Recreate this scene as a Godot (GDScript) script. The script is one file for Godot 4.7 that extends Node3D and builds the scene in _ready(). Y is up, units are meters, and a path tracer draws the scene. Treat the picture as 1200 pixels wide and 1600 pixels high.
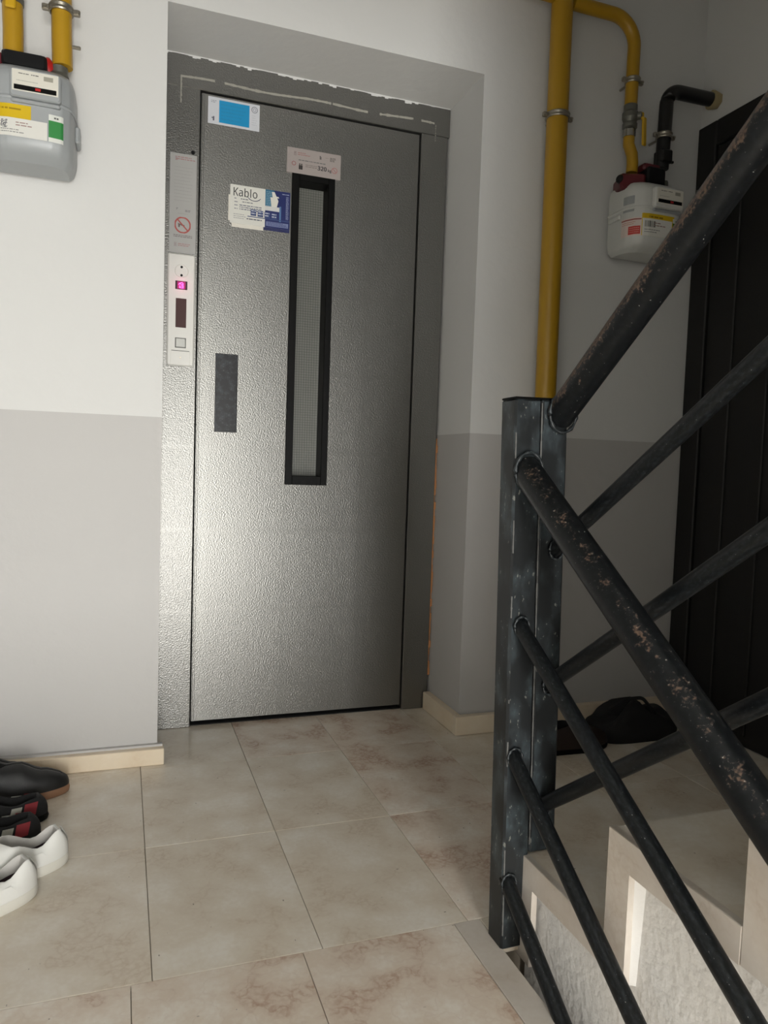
extends Node3D

# ---------------------------------------------------------------- numbers read from the photograph (metres; y up)
const NICHE_W := 0.952      # width of the lift niche
const NICHE_D := 0.257      # how far the lift door stands back from the wall
const NICHE_H := 2.101
const DADO := 0.983         # top of the grey paint
const WALL_R := 1.80        # right wall
const WALL_L := -0.80
const REAR := 4.60
const CEIL := 2.90
const RISE := 0.17
const GO := 0.255
const FIRST := 1.02         # first riser of the flight going up
const STRING := 0.593       # open side of the flight going up
const EDGE := 0.56          # open side of the landing

var M := {}
var rng := RandomNumberGenerator.new()


# ================================================================ mesh helpers
class Mb:
	var v := PackedVector3Array()
	var n := PackedVector3Array()
	var t := PackedVector2Array()
	var ix := PackedInt32Array()
	var tf := Transform3D()

	func vert(p: Vector3, nn: Vector3, uv: Vector2) -> int:
		v.append(tf * p)
		n.append((tf.basis * nn).normalized())
		t.append(uv)
		return v.size() - 1

	# flat convex polygon facing hint
	func face(p: Array, hint: Vector3, uv: Array = []) -> void:
		var nn: Vector3 = Vector3.ZERO
		for k in range(1, p.size() - 1):
			nn += (p[k] - p[0]).cross(p[k + 1] - p[0])
		if nn.length() < 1e-14:
			return
		nn = nn.normalized()
		var flip := nn.dot(hint) < 0.0
		if flip:
			nn = -nn
		var b := v.size()
		for k in p.size():
			var q: Vector3 = p[k]
			var w: Vector2
			if uv.size() > k:
				w = uv[k]
			elif absf(nn.y) > 0.7:
				w = Vector2(q.x, q.z)
			elif absf(nn.x) > 0.7:
				w = Vector2(q.z, -q.y)
			else:
				w = Vector2(q.x, -q.y)
			vert(q, nn, w)
		for k in range(1, p.size() - 1):
			if flip:
				ix.append_array([b, b + k, b + k + 1])
			else:
				ix.append_array([b, b + k + 1, b + k])

	# smooth grid: rows of points; out_sign turns the normals
	func grid(rows: Array, close_row: bool, out_sign: float, uvs: Array = []) -> void:
		var R: int = rows.size()
		var C: int = rows[0].size()
		var b := v.size()
		for i in R:
			for j in C:
				var i0: int = maxi(i - 1, 0)
				var i1: int = mini(i + 1, R - 1)
				var j0: int = (j - 1 + C) % C if close_row else maxi(j - 1, 0)
				var j1: int = (j + 1) % C if close_row else mini(j + 1, C - 1)
				if close_row and uvs.size() and (j == 0 or j == C - 1):   # seam column is doubled
					j0 = C - 2 if j == 0 else j - 1
					j1 = 1 if j == C - 1 else j + 1
				var di: Vector3 = rows[i1][j] - rows[i0][j]
				var dj: Vector3 = rows[i][j1] - rows[i][j0]
				if dj.length() < 1e-7:
					var ii: int = i1 if i < R / 2 else i0
					dj = rows[ii][j1] - rows[ii][j0]
				var nn: Vector3 = di.cross(dj) * out_sign
				if nn.length() < 1e-12:
					nn = Vector3.UP
				vert(rows[i][j], nn.normalized(), uvs[i][j] if uvs.size() else Vector2(float(j) / C, float(i) / R))
		var last: int = C if (close_row and not uvs.size()) else C - 1
		for i in R - 1:
			for j in last:
				var a: int = b + i * C + j
				var bb: int = b + (i + 1) * C + j
				var c: int = b + (i + 1) * C + (j + 1) % C
				var d: int = b + i * C + (j + 1) % C
				if out_sign > 0:
					ix.append_array([a, c, bb, a, d, c])
				else:
					ix.append_array([a, bb, c, a, c, d])

	func box(a: Vector3, b: Vector3, bev := 0.0) -> void:
		var c := (a + b) * 0.5
		var h := ((b - a) * 0.5).abs()
		bev = minf(bev, minf(h.x, minf(h.y, h.z)) * 0.95)
		var q := func(sx: float, sy: float, sz: float, ax: int) -> Vector3:
			var e := Vector3(h.x - bev, h.y - bev, h.z - bev)
			e[ax] = h[ax]
			return c + Vector3(sx * e.x, sy * e.y, sz * e.z)
		for s in [-1.0, 1.0]:
			face([q.call(s, -1, -1, 0), q.call(s, 1, -1, 0), q.call(s, 1, 1, 0), q.call(s, -1, 1, 0)], Vector3(s, 0, 0))
			face([q.call(-1, s, -1, 1), q.call(1, s, -1, 1), q.call(1, s, 1, 1), q.call(-1, s, 1, 1)], Vector3(0, s, 0))
			face([q.call(-1, -1, s, 2), q.call(1, -1, s, 2), q.call(1, 1, s, 2), q.call(-1, 1, s, 2)], Vector3(0, 0, s))
		if bev <= 0.0:
			return
		for s in [-1.0, 1.0]:
			for u in [-1.0, 1.0]:
				face([q.call(s, u, -1, 0), q.call(s, u, 1, 0), q.call(s, u, 1, 1), q.call(s, u, -1, 1)], Vector3(s, u, 0))
				face([q.call(s, -1, u, 0), q.call(s, 1, u, 0), q.call(s, 1, u, 2), q.call(s, -1, u, 2)], Vector3(s, 0, u))
				face([q.call(-1, s, u, 1), q.call(1, s, u, 1), q.call(1, s, u, 2), q.call(-1, s, u, 2)], Vector3(0, s, u))
				for w in [-1.0, 1.0]:
					face([q.call(s, u, w, 0), q.call(s, u, w, 1), q.call(s, u, w, 2)], Vector3(s, u, w))

	# round tube along a path; ring angle 0 points to the side, 90 degrees up
	func tube(path: Array, r: float, seg := 20, caps := true, vscale := 1.0, radii: Array = []) -> void:
		var rows := []
		var uvs := []
		var run := 0.0
		var side := Vector3.ZERO
		for i in path.size():
			var p: Vector3 = path[i]
			var d: Vector3 = (path[mini(i + 1, path.size() - 1)] - path[maxi(i - 1, 0)]).normalized()
			if i > 0:
				run += p.distance_to(path[i - 1])
			if side == Vector3.ZERO:
				side = Vector3.UP.cross(d)
				if side.length() < 0.05:
					side = Vector3.RIGHT
				elif side.x < 0:
					side = -side
			side = (side - d * side.dot(d)).normalized()
			var up := d.cross(side)
			if up.y < -0.01:
				up = -up
			var row := []
			var ur := []
			var rr: float = radii[i] if radii.size() else r
			for k in seg + 1:
				var a := TAU * k / seg
				row.append(p + (side * cos(a) + up * sin(a)) * rr)
				ur.append(Vector2(float(k) / seg, run * vscale))
			rows.append(row)
			uvs.append(ur)
		var d0: Vector3 = (path[1] - path[0])
		var out: Vector3 = rows[0][0] - path[0]
		var test: Vector3 = (rows[1][0] - rows[0][0]).cross(rows[0][1] - rows[0][seg - 1])
		grid(rows, true, 1.0 if test.dot(out) > 0 else -1.0, uvs)
		if caps:
			face(rows[0].slice(0, seg), -d0)
			face(rows[rows.size() - 1].slice(0, seg), path[-1] - path[-2])

	# profile of (radius, height) turned round an axis through o
	func lathe(o: Vector3, axis: Vector3, prof: Array, seg := 24) -> void:
		var sx := axis.cross(Vector3(0.31, 0.17, 0.93)).normalized()
		var sy := axis.cross(sx).normalized()
		var rows := []
		for p in prof:
			var row := []
			for k in seg:
				var a := TAU * k / seg
				row.append(o + axis * p.y + (sx * cos(a) + sy * sin(a)) * maxf(p.x, 1e-5))
			rows.append(row)
		var m: int = 0
		while m < prof.size() - 2 and prof[m].x < 1e-4:
			m += 1
		var test: Vector3 = (rows[m + 1][0] - rows[m][0]).cross(rows[m][1] - rows[m][seg - 1])
		var want: Vector3 = (rows[m][0] - o - axis * prof[m].y)
		var dd: Vector2 = prof[m + 1] - prof[m]
		var outward: Vector3 = want.normalized() * dd.y - axis * dd.x
		# every band is flat shaded along its own slope, smooth round the axis
		var sgn := 1.0 if test.dot(outward) > 0 else -1.0
		for i in rows.size() - 1:
			grid([rows[i], rows[i + 1]], true, sgn)

	# polygon (x,y) pushed along z from z0 to z1 with a small front bevel
	func prism(poly: PackedVector2Array, z0: float, z1: float, bev := 0.0) -> void:
		var c := Vector2.ZERO
		for p in poly:
			c += p
		c /= poly.size()
		var inset := []
		for p in poly:
			inset.append(p - (p - c).normalized() * bev)
		var N := poly.size()
		for k in N:
			var a: Vector2 = poly[k]
			var b: Vector2 = poly[(k + 1) % N]
			var ia: Vector2 = inset[k]
			var ib: Vector2 = inset[(k + 1) % N]
			var o := Vector3(a.x + b.x - 2 * c.x, a.y + b.y - 2 * c.y, 0)
			face([Vector3(a.x, a.y, z0), Vector3(b.x, b.y, z0), Vector3(b.x, b.y, z1 - bev), Vector3(a.x, a.y, z1 - bev)], o)
			if bev > 0:
				face([Vector3(a.x, a.y, z1 - bev), Vector3(b.x, b.y, z1 - bev), Vector3(ib.x, ib.y, z1), Vector3(ia.x, ia.y, z1)], o + Vector3(0, 0, 0.1))
		var ids := Geometry2D.triangulate_polygon(poly)
		for k in range(0, ids.size(), 3):
			var i0: int = ids[k]
			var i1: int = ids[k + 1]
			var i2: int = ids[k + 2]
			face([Vector3(inset[i0].x, inset[i0].y, z1), Vector3(inset[i1].x, inset[i1].y, z1), Vector3(inset[i2].x, inset[i2].y, z1)], Vector3(0, 0, z1 - z0))
			face([Vector3(poly[i0].x, poly[i0].y, z0), Vector3(poly[i1].x, poly[i1].y, z0), Vector3(poly[i2].x, poly[i2].y, z0)], Vector3(0, 0, z0 - z1))

	func mesh() -> ArrayMesh:
		var a := []
		a.resize(Mesh.ARRAY_MAX)
		a[Mesh.ARRAY_VERTEX] = v
		a[Mesh.ARRAY_NORMAL] = n
		a[Mesh.ARRAY_TEX_UV] = t
		a[Mesh.ARRAY_INDEX] = ix
		var m := ArrayMesh.new()
		m.add_surface_from_arrays(Mesh.PRIMITIVE_TRIANGLES, a)
		return m


func put(called: String, mb: Mb, m: Material, parent: Node = self, at := Vector3.ZERO) -> MeshInstance3D:
	var o := MeshInstance3D.new()
	o.name = called if parent != self else numbered(called)
	o.mesh = mb.mesh()
	o.material_override = m
	o.position = at
	parent.add_child(o, true)
	if parent != self and String(o.name) != called:
		o.name = child_number(parent, called)
	return o


func child_number(parent: Node, called: String) -> String:
	var k := 1
	while parent.has_node("%s_%03d" % [called, k]):
		k += 1
	return "%s_%03d" % [called, k]


func numbered(called: String) -> String:
	if not has_node(called):
		return called
	var k := 1
	while has_node("%s_%03d" % [called, k]):
		k += 1
	return "%s_%03d" % [called, k]


func tag(o: Node, label: String, category: String, group := "", kind := "") -> Node:
	if label:
		o.set_meta("label", label)
	if category:
		o.set_meta("category", category)
	if group:
		o.set_meta("group", group)
	if kind:
		o.set_meta("kind", kind)
	return o


func thing(called: String, at: Vector3, label: String, category: String, group := "", kind := "") -> Node3D:
	var o := Node3D.new()
	o.name = numbered(called)
	o.position = at
	add_child(o)
	tag(o, label, category, group, kind)
	return o


func bx(a: Vector3, b: Vector3, bev := 0.0) -> Mb:
	var m := Mb.new()
	m.box(a, b, bev)
	return m


func rounded(cx: float, cy: float, w: float, h: float, r: float, seg := 5) -> PackedVector2Array:
	var p := PackedVector2Array()
	for q in 4:
		var c := Vector2(cx + (w / 2 - r) * [1, -1, -1, 1][q], cy + (h / 2 - r) * [1, 1, -1, -1][q])
		for k in seg + 1:
			var a := PI / 2 * (q + float(k) / seg)
			p.append(c + Vector2(cos(a), sin(a)) * r)
	return p


# ================================================================ textures
func noise(freq: float, oct := 4, sd := 1, kind := FastNoiseLite.TYPE_SIMPLEX_SMOOTH) -> FastNoiseLite:
	var n := FastNoiseLite.new()
	n.noise_type = kind
	n.frequency = freq
	n.fractal_octaves = oct
	n.seed = sd
	return n


func grey(freq: float, w: int, h: int, oct := 4, sd := 1, kind := FastNoiseLite.TYPE_SIMPLEX_SMOOTH) -> PackedByteArray:
	var im := noise(freq, oct, sd, kind).get_seamless_image(w, h)
	im.convert(Image.FORMAT_L8)
	return im.get_data()


func grey_tex(freq: float, w: int, oct := 4, sd := 1, kind := FastNoiseLite.TYPE_SIMPLEX_SMOOTH) -> ImageTexture:
	return ImageTexture.create_from_image(Image.create_from_data(w, w, false, Image.FORMAT_L8, grey(freq, w, w, oct, sd, kind)))


func marble(base: Color, vein: Color, pale: Color, vein_amount: float, sd: int) -> ImageTexture:
	var W := 768
	var a := grey(0.004, W, W, 5, sd)
	var b := grey(0.0075, W, W, 5, sd + 1)
	var c := grey(0.016, W, W, 5, sd + 2)
	var d := grey(0.05, W, W, 3, sd + 3)
	var out := PackedByteArray()
	out.resize(W * W * 3)
	for k in W * W:
		var cloud := (a[k] / 255.0 - 0.5) * 2.0
		var r1 := 1.0 - minf(1.0, absf(b[k] / 255.0 - 0.5) * 14.0)    # veins along the zero lines
		var r2 := 1.0 - minf(1.0, absf(c[k] / 255.0 - 0.5) * 6.0)
		var patch := clampf((0.47 - a[k] / 255.0) * 4.5, 0.0, 1.0)     # veins gather in cloudy patches
		var f := (d[k] / 255.0 - 0.5)
		var col := base
		col = col.lerp(pale, clampf(cloud * 0.8 + f * 0.5, 0.0, 0.8))
		col = col.lerp(vein, clampf(patch * (0.34 + f * 0.7 + r2 * r2 * 0.45), 0.0, 0.75) * vein_amount * 0.8)
		col = col.lerp(vein, clampf(r1 * r1 * (0.10 + 0.45 * patch + f * 0.3), 0.0, 0.7) * vein_amount)
		out[k * 3] = clampi(int(col.r * 255), 0, 255)
		out[k * 3 + 1] = clampi(int(col.g * 255), 0, 255)
		out[k * 3 + 2] = clampi(int(col.b * 255), 0, 255)
	var im := Image.create_from_data(W, W, false, Image.FORMAT_RGB8, out)
	for k in 26:     # little fossil pits
		var x := rng.randi_range(6, W - 10)
		var y := rng.randi_range(6, W - 10)
		im.fill_rect(Rect2i(x, y, rng.randi_range(2, 6), rng.randi_range(1, 3)), base.darkened(rng.randf_range(0.15, 0.4)))
	return ImageTexture.create_from_image(im)


# black paint on steel, with dust, chips and rust; u goes round the tube (0.25 is its top), v along it
func worn_paint(rust: float, dust: float, sd: int, at := 0.36) -> ImageTexture:
	var W := 256
	var H := 768
	var a := grey(0.012, W, H, 4, sd)
	var b := grey(0.05, W, H, 4, sd + 1)
	var c := grey(0.11, W, H, 2, sd + 2)
	var out := PackedByteArray()
	out.resize(W * H * 3)
	for y in H:
		for x in W:
			var k := y * W + x
			var u := float(x) / W
			var top := clampf(1.0 - absf(u - at) / 0.17, 0.0, 1.0)
			var base := Color(0.05, 0.055, 0.06)
			var dd := clampf((b[k] / 255.0 - 0.38) * 2.0, 0.0, 1.0) * dust
			var col := base.lerp(Color(0.20, 0.225, 0.235), dd)
			var e := a[k] / 255.0 * 0.42 + b[k] / 255.0 * 0.46 + c[k] / 255.0 * 0.30 + top * 0.30 * rust
			if e > 0.91 and rust > 0.0:
				var rr := clampf((e - 0.91) * 7.0, 0.0, 1.0)
				col = col.lerp(Color(0.24, 0.18, 0.145).lerp(Color(0.44, 0.36, 0.30), c[k] / 255.0), rr * 0.85)
				if e < 0.925 and c[k] > 150:
					col = col.lerp(Color(0.58, 0.54, 0.49), 0.5)
			if c[k] > 222 and b[k] > 150:
				col = Color(0.6, 0.6, 0.57)
			out[k * 3] = int(col.r * 255)
			out[k * 3 + 1] = int(col.g * 255)
			out[k * 3 + 2] = int(col.b * 255)
	return ImageTexture.create_from_image(Image.create_from_data(W, H, false, Image.FORMAT_RGB8, out))


func dusty(base: Color, tint: Color, amount: float, sd: int) -> ImageTexture:
	var W := 512
	var a := grey(0.01, W, W, 5, sd)
	var b := grey(0.06, W, W, 4, sd + 1)
	var out := PackedByteArray()
	out.resize(W * W * 3)
	for k in W * W:
		var e := clampf((a[k] / 255.0 - 0.4) * 2.2, 0.0, 1.0) * amount
		var col := base.lerp(tint, e * (0.5 + 0.5 * b[k] / 255.0))
		if b[k] > 205 and a[k] > 120:
			col = col.lerp(Color(0.55, 0.54, 0.5), 0.6)
		out[k * 3] = int(col.r * 255)
		out[k * 3 + 1] = int(col.g * 255)
		out[k * 3 + 2] = int(col.b * 255)
	return ImageTexture.create_from_image(Image.create_from_data(W, W, false, Image.FORMAT_RGB8, out))


# printed matter too small to read: rows of short dashes
func dashes(im: Image, x0: int, y0: int, x1: int, y1: int, step: int, th: int, col: Color, fill := 0.85) -> void:
	var y := y0
	while y + th <= y1:
		var x := x0
		var stop := x0 + int((x1 - x0) * rng.randf_range(fill * 0.75, fill * 1.1))
		while x < mini(stop, x1):
			var w := rng.randi_range(th, th * 4)
			im.fill_rect(Rect2i(x, y, mini(w, x1 - x), th), col)
			x += w + maxi(1, th / 2 + 1)
		y += step


func ring(im: Image, cx: float, cy: float, r: float, w: float, col: Color, slash := false) -> void:
	for y in range(int(cy - r - 2), int(cy + r + 3)):
		for x in range(int(cx - r - 2), int(cx + r + 3)):
			if x < 0 or y < 0 or x >= im.get_width() or y >= im.get_height():
				continue
			var d := Vector2(x + 0.5 - cx, y + 0.5 - cy)
			var on := absf(d.length() - r) < w * 0.5
			if slash and d.length() < r and absf(d.x - d.y) < w * 0.62:
				on = true
			if on:
				im.set_pixel(x, y, col)


func blank(w: int, h: int, c: Color) -> Image:
	var im := Image.create_empty(w, h, false, Image.FORMAT_RGB8)
	im.fill(c)
	return im


func printed(im: Image, rough := 0.35) -> StandardMaterial3D:
	var m := StandardMaterial3D.new()
	m.albedo_texture = ImageTexture.create_from_image(im)
	m.roughness = rough
	m.texture_repeat = false
	return m


func mat(c: Color, rough := 0.6, metal := 0.0) -> StandardMaterial3D:
	var m := StandardMaterial3D.new()
	m.albedo_color = c
	m.roughness = rough
	m.metallic = metal
	return m


func bump(m: StandardMaterial3D, tex: Texture2D, cm: float, scale: float) -> StandardMaterial3D:
	m.heightmap_enabled = true
	m.heightmap_texture = tex
	m.heightmap_scale = cm
	m.uv1_triplanar = true
	m.uv1_world_triplanar = true
	m.uv1_scale = Vector3.ONE * scale
	return m


# ================================================================ scene
func _ready() -> void:
	rng.seed = 20240611
	camera_and_light()
	materials()
	room()
	stairs()
	lift_door()
	flat_door()
	railing()
	pipes()
	meters()
	call_panel()
	notices()
	shoes()


func camera_and_light() -> void:
	var cam := Camera3D.new()
	cam.name = "camera"
	cam.basis = Basis(Vector3.UP, -0.34) * Basis(Vector3.RIGHT, -0.06289) * Basis(Vector3.BACK, 0.03369)
	cam.position = Vector3(-0.10203, 0.87, 2.17585)
	cam.fov = rad_to_deg(2.0 * atan(800.0 / 1159.0885))
	cam.near = 0.02
	cam.current = true
	add_child(cam)
	var env := Environment.new()
	var sky := Sky.new()
	var ps := ProceduralSkyMaterial.new()
	ps.sky_top_color = Color(0.78, 0.84, 0.92)
	ps.sky_horizon_color = Color(0.92, 0.93, 0.94)
	ps.ground_horizon_color = Color(0.70, 0.69, 0.66)
	ps.ground_bottom_color = Color(0.45, 0.44, 0.42)
	sky.sky_material = ps
	env.sky = sky
	env.background_mode = Environment.BG_SKY
	env.background_energy_multiplier = 3.0
	env.tonemap_mode = Environment.TONE_MAPPER_LINEAR
	env.tonemap_exposure = 0.63
	env.sdfgi_enabled = true
	env.ssao_enabled = true
	env.ssil_enabled = true
	var we := WorldEnvironment.new()
	we.name = "environment"
	we.environment = env
	add_child(we)
	# daylight through the window of the half landing, behind the photographer
	var day := AreaLight3D.new()
	day.name = "window_daylight"
	day.area_size = Vector2(0.62, 2.9)
	day.light_energy = 24.0
	day.light_color = Color(1.0, 0.995, 0.982)
	day.shadow_enabled = true
	day.position = Vector3(-0.02, 0.20, REAR - 0.05)
	day.set("area_range", 12.0)
	add_child(day)


func materials() -> void:
	var fine := grey_tex(0.045, 512, 3, 11)
	var lumpy := grey_tex(0.02, 512, 5, 12)
	var hammer := grey_tex(0.085, 512, 2, 13)
	M.white_wall = bump(mat(Color(0.835, 0.835, 0.825), 0.75), lumpy, 0.05, 2.0)
	M.grey_wall = bump(mat(Color(0.735, 0.728, 0.718), 0.62), lumpy, 0.05, 2.0)
	M.ceiling = bump(mat(Color(0.835, 0.835, 0.825), 0.85), lumpy, 0.05, 2.0)
	M.plaster = bump(mat(Color(0.84, 0.83, 0.81), 0.85), lumpy, 0.12, 5.0)
	M.marble = mat(Color.WHITE, 0.22)
	M.marble.albedo_texture = marble(Color(0.845, 0.805, 0.74), Color(0.72, 0.64, 0.55), Color(0.90, 0.88, 0.84), 0.6, 21)
	M.pink_marble = mat(Color.WHITE, 0.22)
	M.pink_marble.albedo_texture = marble(Color(0.845, 0.79, 0.725), Color(0.67, 0.55, 0.475), Color(0.91, 0.89, 0.85), 0.95, 41)
	M.cream = mat(Color.WHITE, 0.3)
	M.cream.albedo_texture = marble(Color(0.88, 0.82, 0.725), Color(0.79, 0.69, 0.57), Color(0.91, 0.865, 0.785), 0.5, 61)
	M.edging = mat(Color.WHITE, 0.35)
	M.edging.albedo_texture = marble(Color(0.76, 0.725, 0.68), Color(0.66, 0.60, 0.53), Color(0.80, 0.775, 0.74), 0.6, 71)
	M.grout = mat(Color(0.60, 0.56, 0.50), 0.8)
	M.concrete = mat(Color(0.55, 0.53, 0.50), 0.9)
	M.door_paint = bump(mat(Color(0.51, 0.507, 0.492), 0.375, 0.88), hammer, 0.042, 3.8)
	M.door_paint.anisotropy_enabled = true
	M.door_paint.anisotropy = -0.35
	M.frame_paint = bump(mat(Color(0.50, 0.497, 0.483), 0.37, 0.88), hammer, 0.048, 3.8)
	M.black = mat(Color(0.045, 0.045, 0.043), 0.5)
	M.black.metallic_specular = 0.25
	M.black_plastic = mat(Color(0.085, 0.087, 0.092), 0.4)
	M.black_plastic.metallic_specular = 0.35
	M.gap = mat(Color(0.03, 0.03, 0.03), 0.9)
	M.glass_grey = mat(Color(0.43, 0.435, 0.41), 0.3)
	M.glass_grey.heightmap_enabled = false
	M.wire = mat(Color(0.27, 0.275, 0.26), 0.5, 0.0)
	M.white_plastic = mat(Color(0.87, 0.865, 0.84), 0.35)
	M.sensor = mat(Color(0.33, 0.25, 0.245), 0.5)
	M.sensor.metallic_specular = 0.2
	M.button = mat(Color(0.68, 0.68, 0.66), 0.4, 0.2)
	M.chrome = mat(Color(0.75, 0.74, 0.71), 0.25, 0.9)
	M.steel = mat(Color(0.62, 0.60, 0.55), 0.38, 0.85)
	M.brass = mat(Color(0.70, 0.64, 0.48), 0.55, 0.4)
	M.yellow = bump(mat(Color(0.69, 0.535, 0.11), 0.38), fine, 0.01, 3.0)
	M.yellow_lever = mat(Color(0.78, 0.62, 0.10), 0.4)
	M.black_pipe = mat(Color(0.075, 0.075, 0.078), 0.35)
	M.valve = mat(Color(0.45, 0.45, 0.42), 0.5, 0.6)
	M.meter = mat(Color(0.80, 0.805, 0.785), 0.35)
	M.meter_grey = mat(Color(0.62, 0.635, 0.64), 0.35)
	M.dark_red = mat(Color(0.36, 0.10, 0.13), 0.45)
	M.red = mat(Color(0.70, 0.13, 0.13), 0.4)
	M.label_cream = mat(Color(0.86, 0.845, 0.80), 0.4)
	M.rail = mat(Color.WHITE, 0.36)
	M.rail.metallic_specular = 0.35
	M.rail.albedo_texture = worn_paint(0.0, 0.45, 81)
	M.worn_rail = mat(Color.WHITE, 0.36)
	M.worn_rail.metallic_specular = 0.35
	M.worn_rail.albedo_texture = worn_paint(1.0, 0.22, 91)
	M.rusty_rail = mat(Color.WHITE, 0.4)
	M.rusty_rail.metallic_specular = 0.35
	M.rusty_rail.albedo_texture = worn_paint(1.7, 0.2, 131, 0.45)
	M.post = mat(Color.WHITE, 0.38)
	M.post.albedo_texture = dusty(Color(0.10, 0.108, 0.112), Color(0.33, 0.38, 0.40), 0.65, 101)
	M.post.metallic_specular = 0.4
	M.post.uv1_scale = Vector3(3.0, 1.6, 1)
	M.weld = mat(Color(0.36, 0.36, 0.35), 0.5)
	M.black_door = bump(mat(Color(0.055, 0.052, 0.05), 0.6), fine, 0.01, 6.0)
	M.leather = bump(mat(Color(0.095, 0.098, 0.10), 0.55), fine, 0.02, 14.0)
	M.brown_leather = bump(mat(Color(0.17, 0.13, 0.115), 0.5), fine, 0.02, 14.0)
	M.tan_sole = mat(Color(0.56, 0.42, 0.32), 0.6)
	M.white_leather = bump(mat(Color(0.88, 0.88, 0.86), 0.45), fine, 0.015, 14.0)
	M.lining = mat(Color(0.74, 0.73, 0.71), 0.85)
	M.dark_lining = mat(Color(0.23, 0.16, 0.175), 0.9)
	M.black_cloth = bump(mat(Color(0.085, 0.085, 0.088), 0.9), fine, 0.05, 10.0)
	M.white_rubber = mat(Color(0.85, 0.84, 0.80), 0.55)
	M.red_cloth = mat(Color(0.50, 0.13, 0.16), 0.7)
	M.grey_cloth = mat(Color(0.62, 0.62, 0.58), 0.7)
	M.foam = mat(Color(0.78, 0.55, 0.36), 0.8)
	M.chip = mat(Color(0.62, 0.61, 0.57), 0.8)
	M.handle = mat(Color.WHITE, 0.38)
	M.handle.albedo_texture = dusty(Color(0.10, 0.105, 0.115), Color(0.30, 0.33, 0.36), 0.7, 151)
	M.handle.uv1_scale = Vector3(6, 6, 1)


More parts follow.
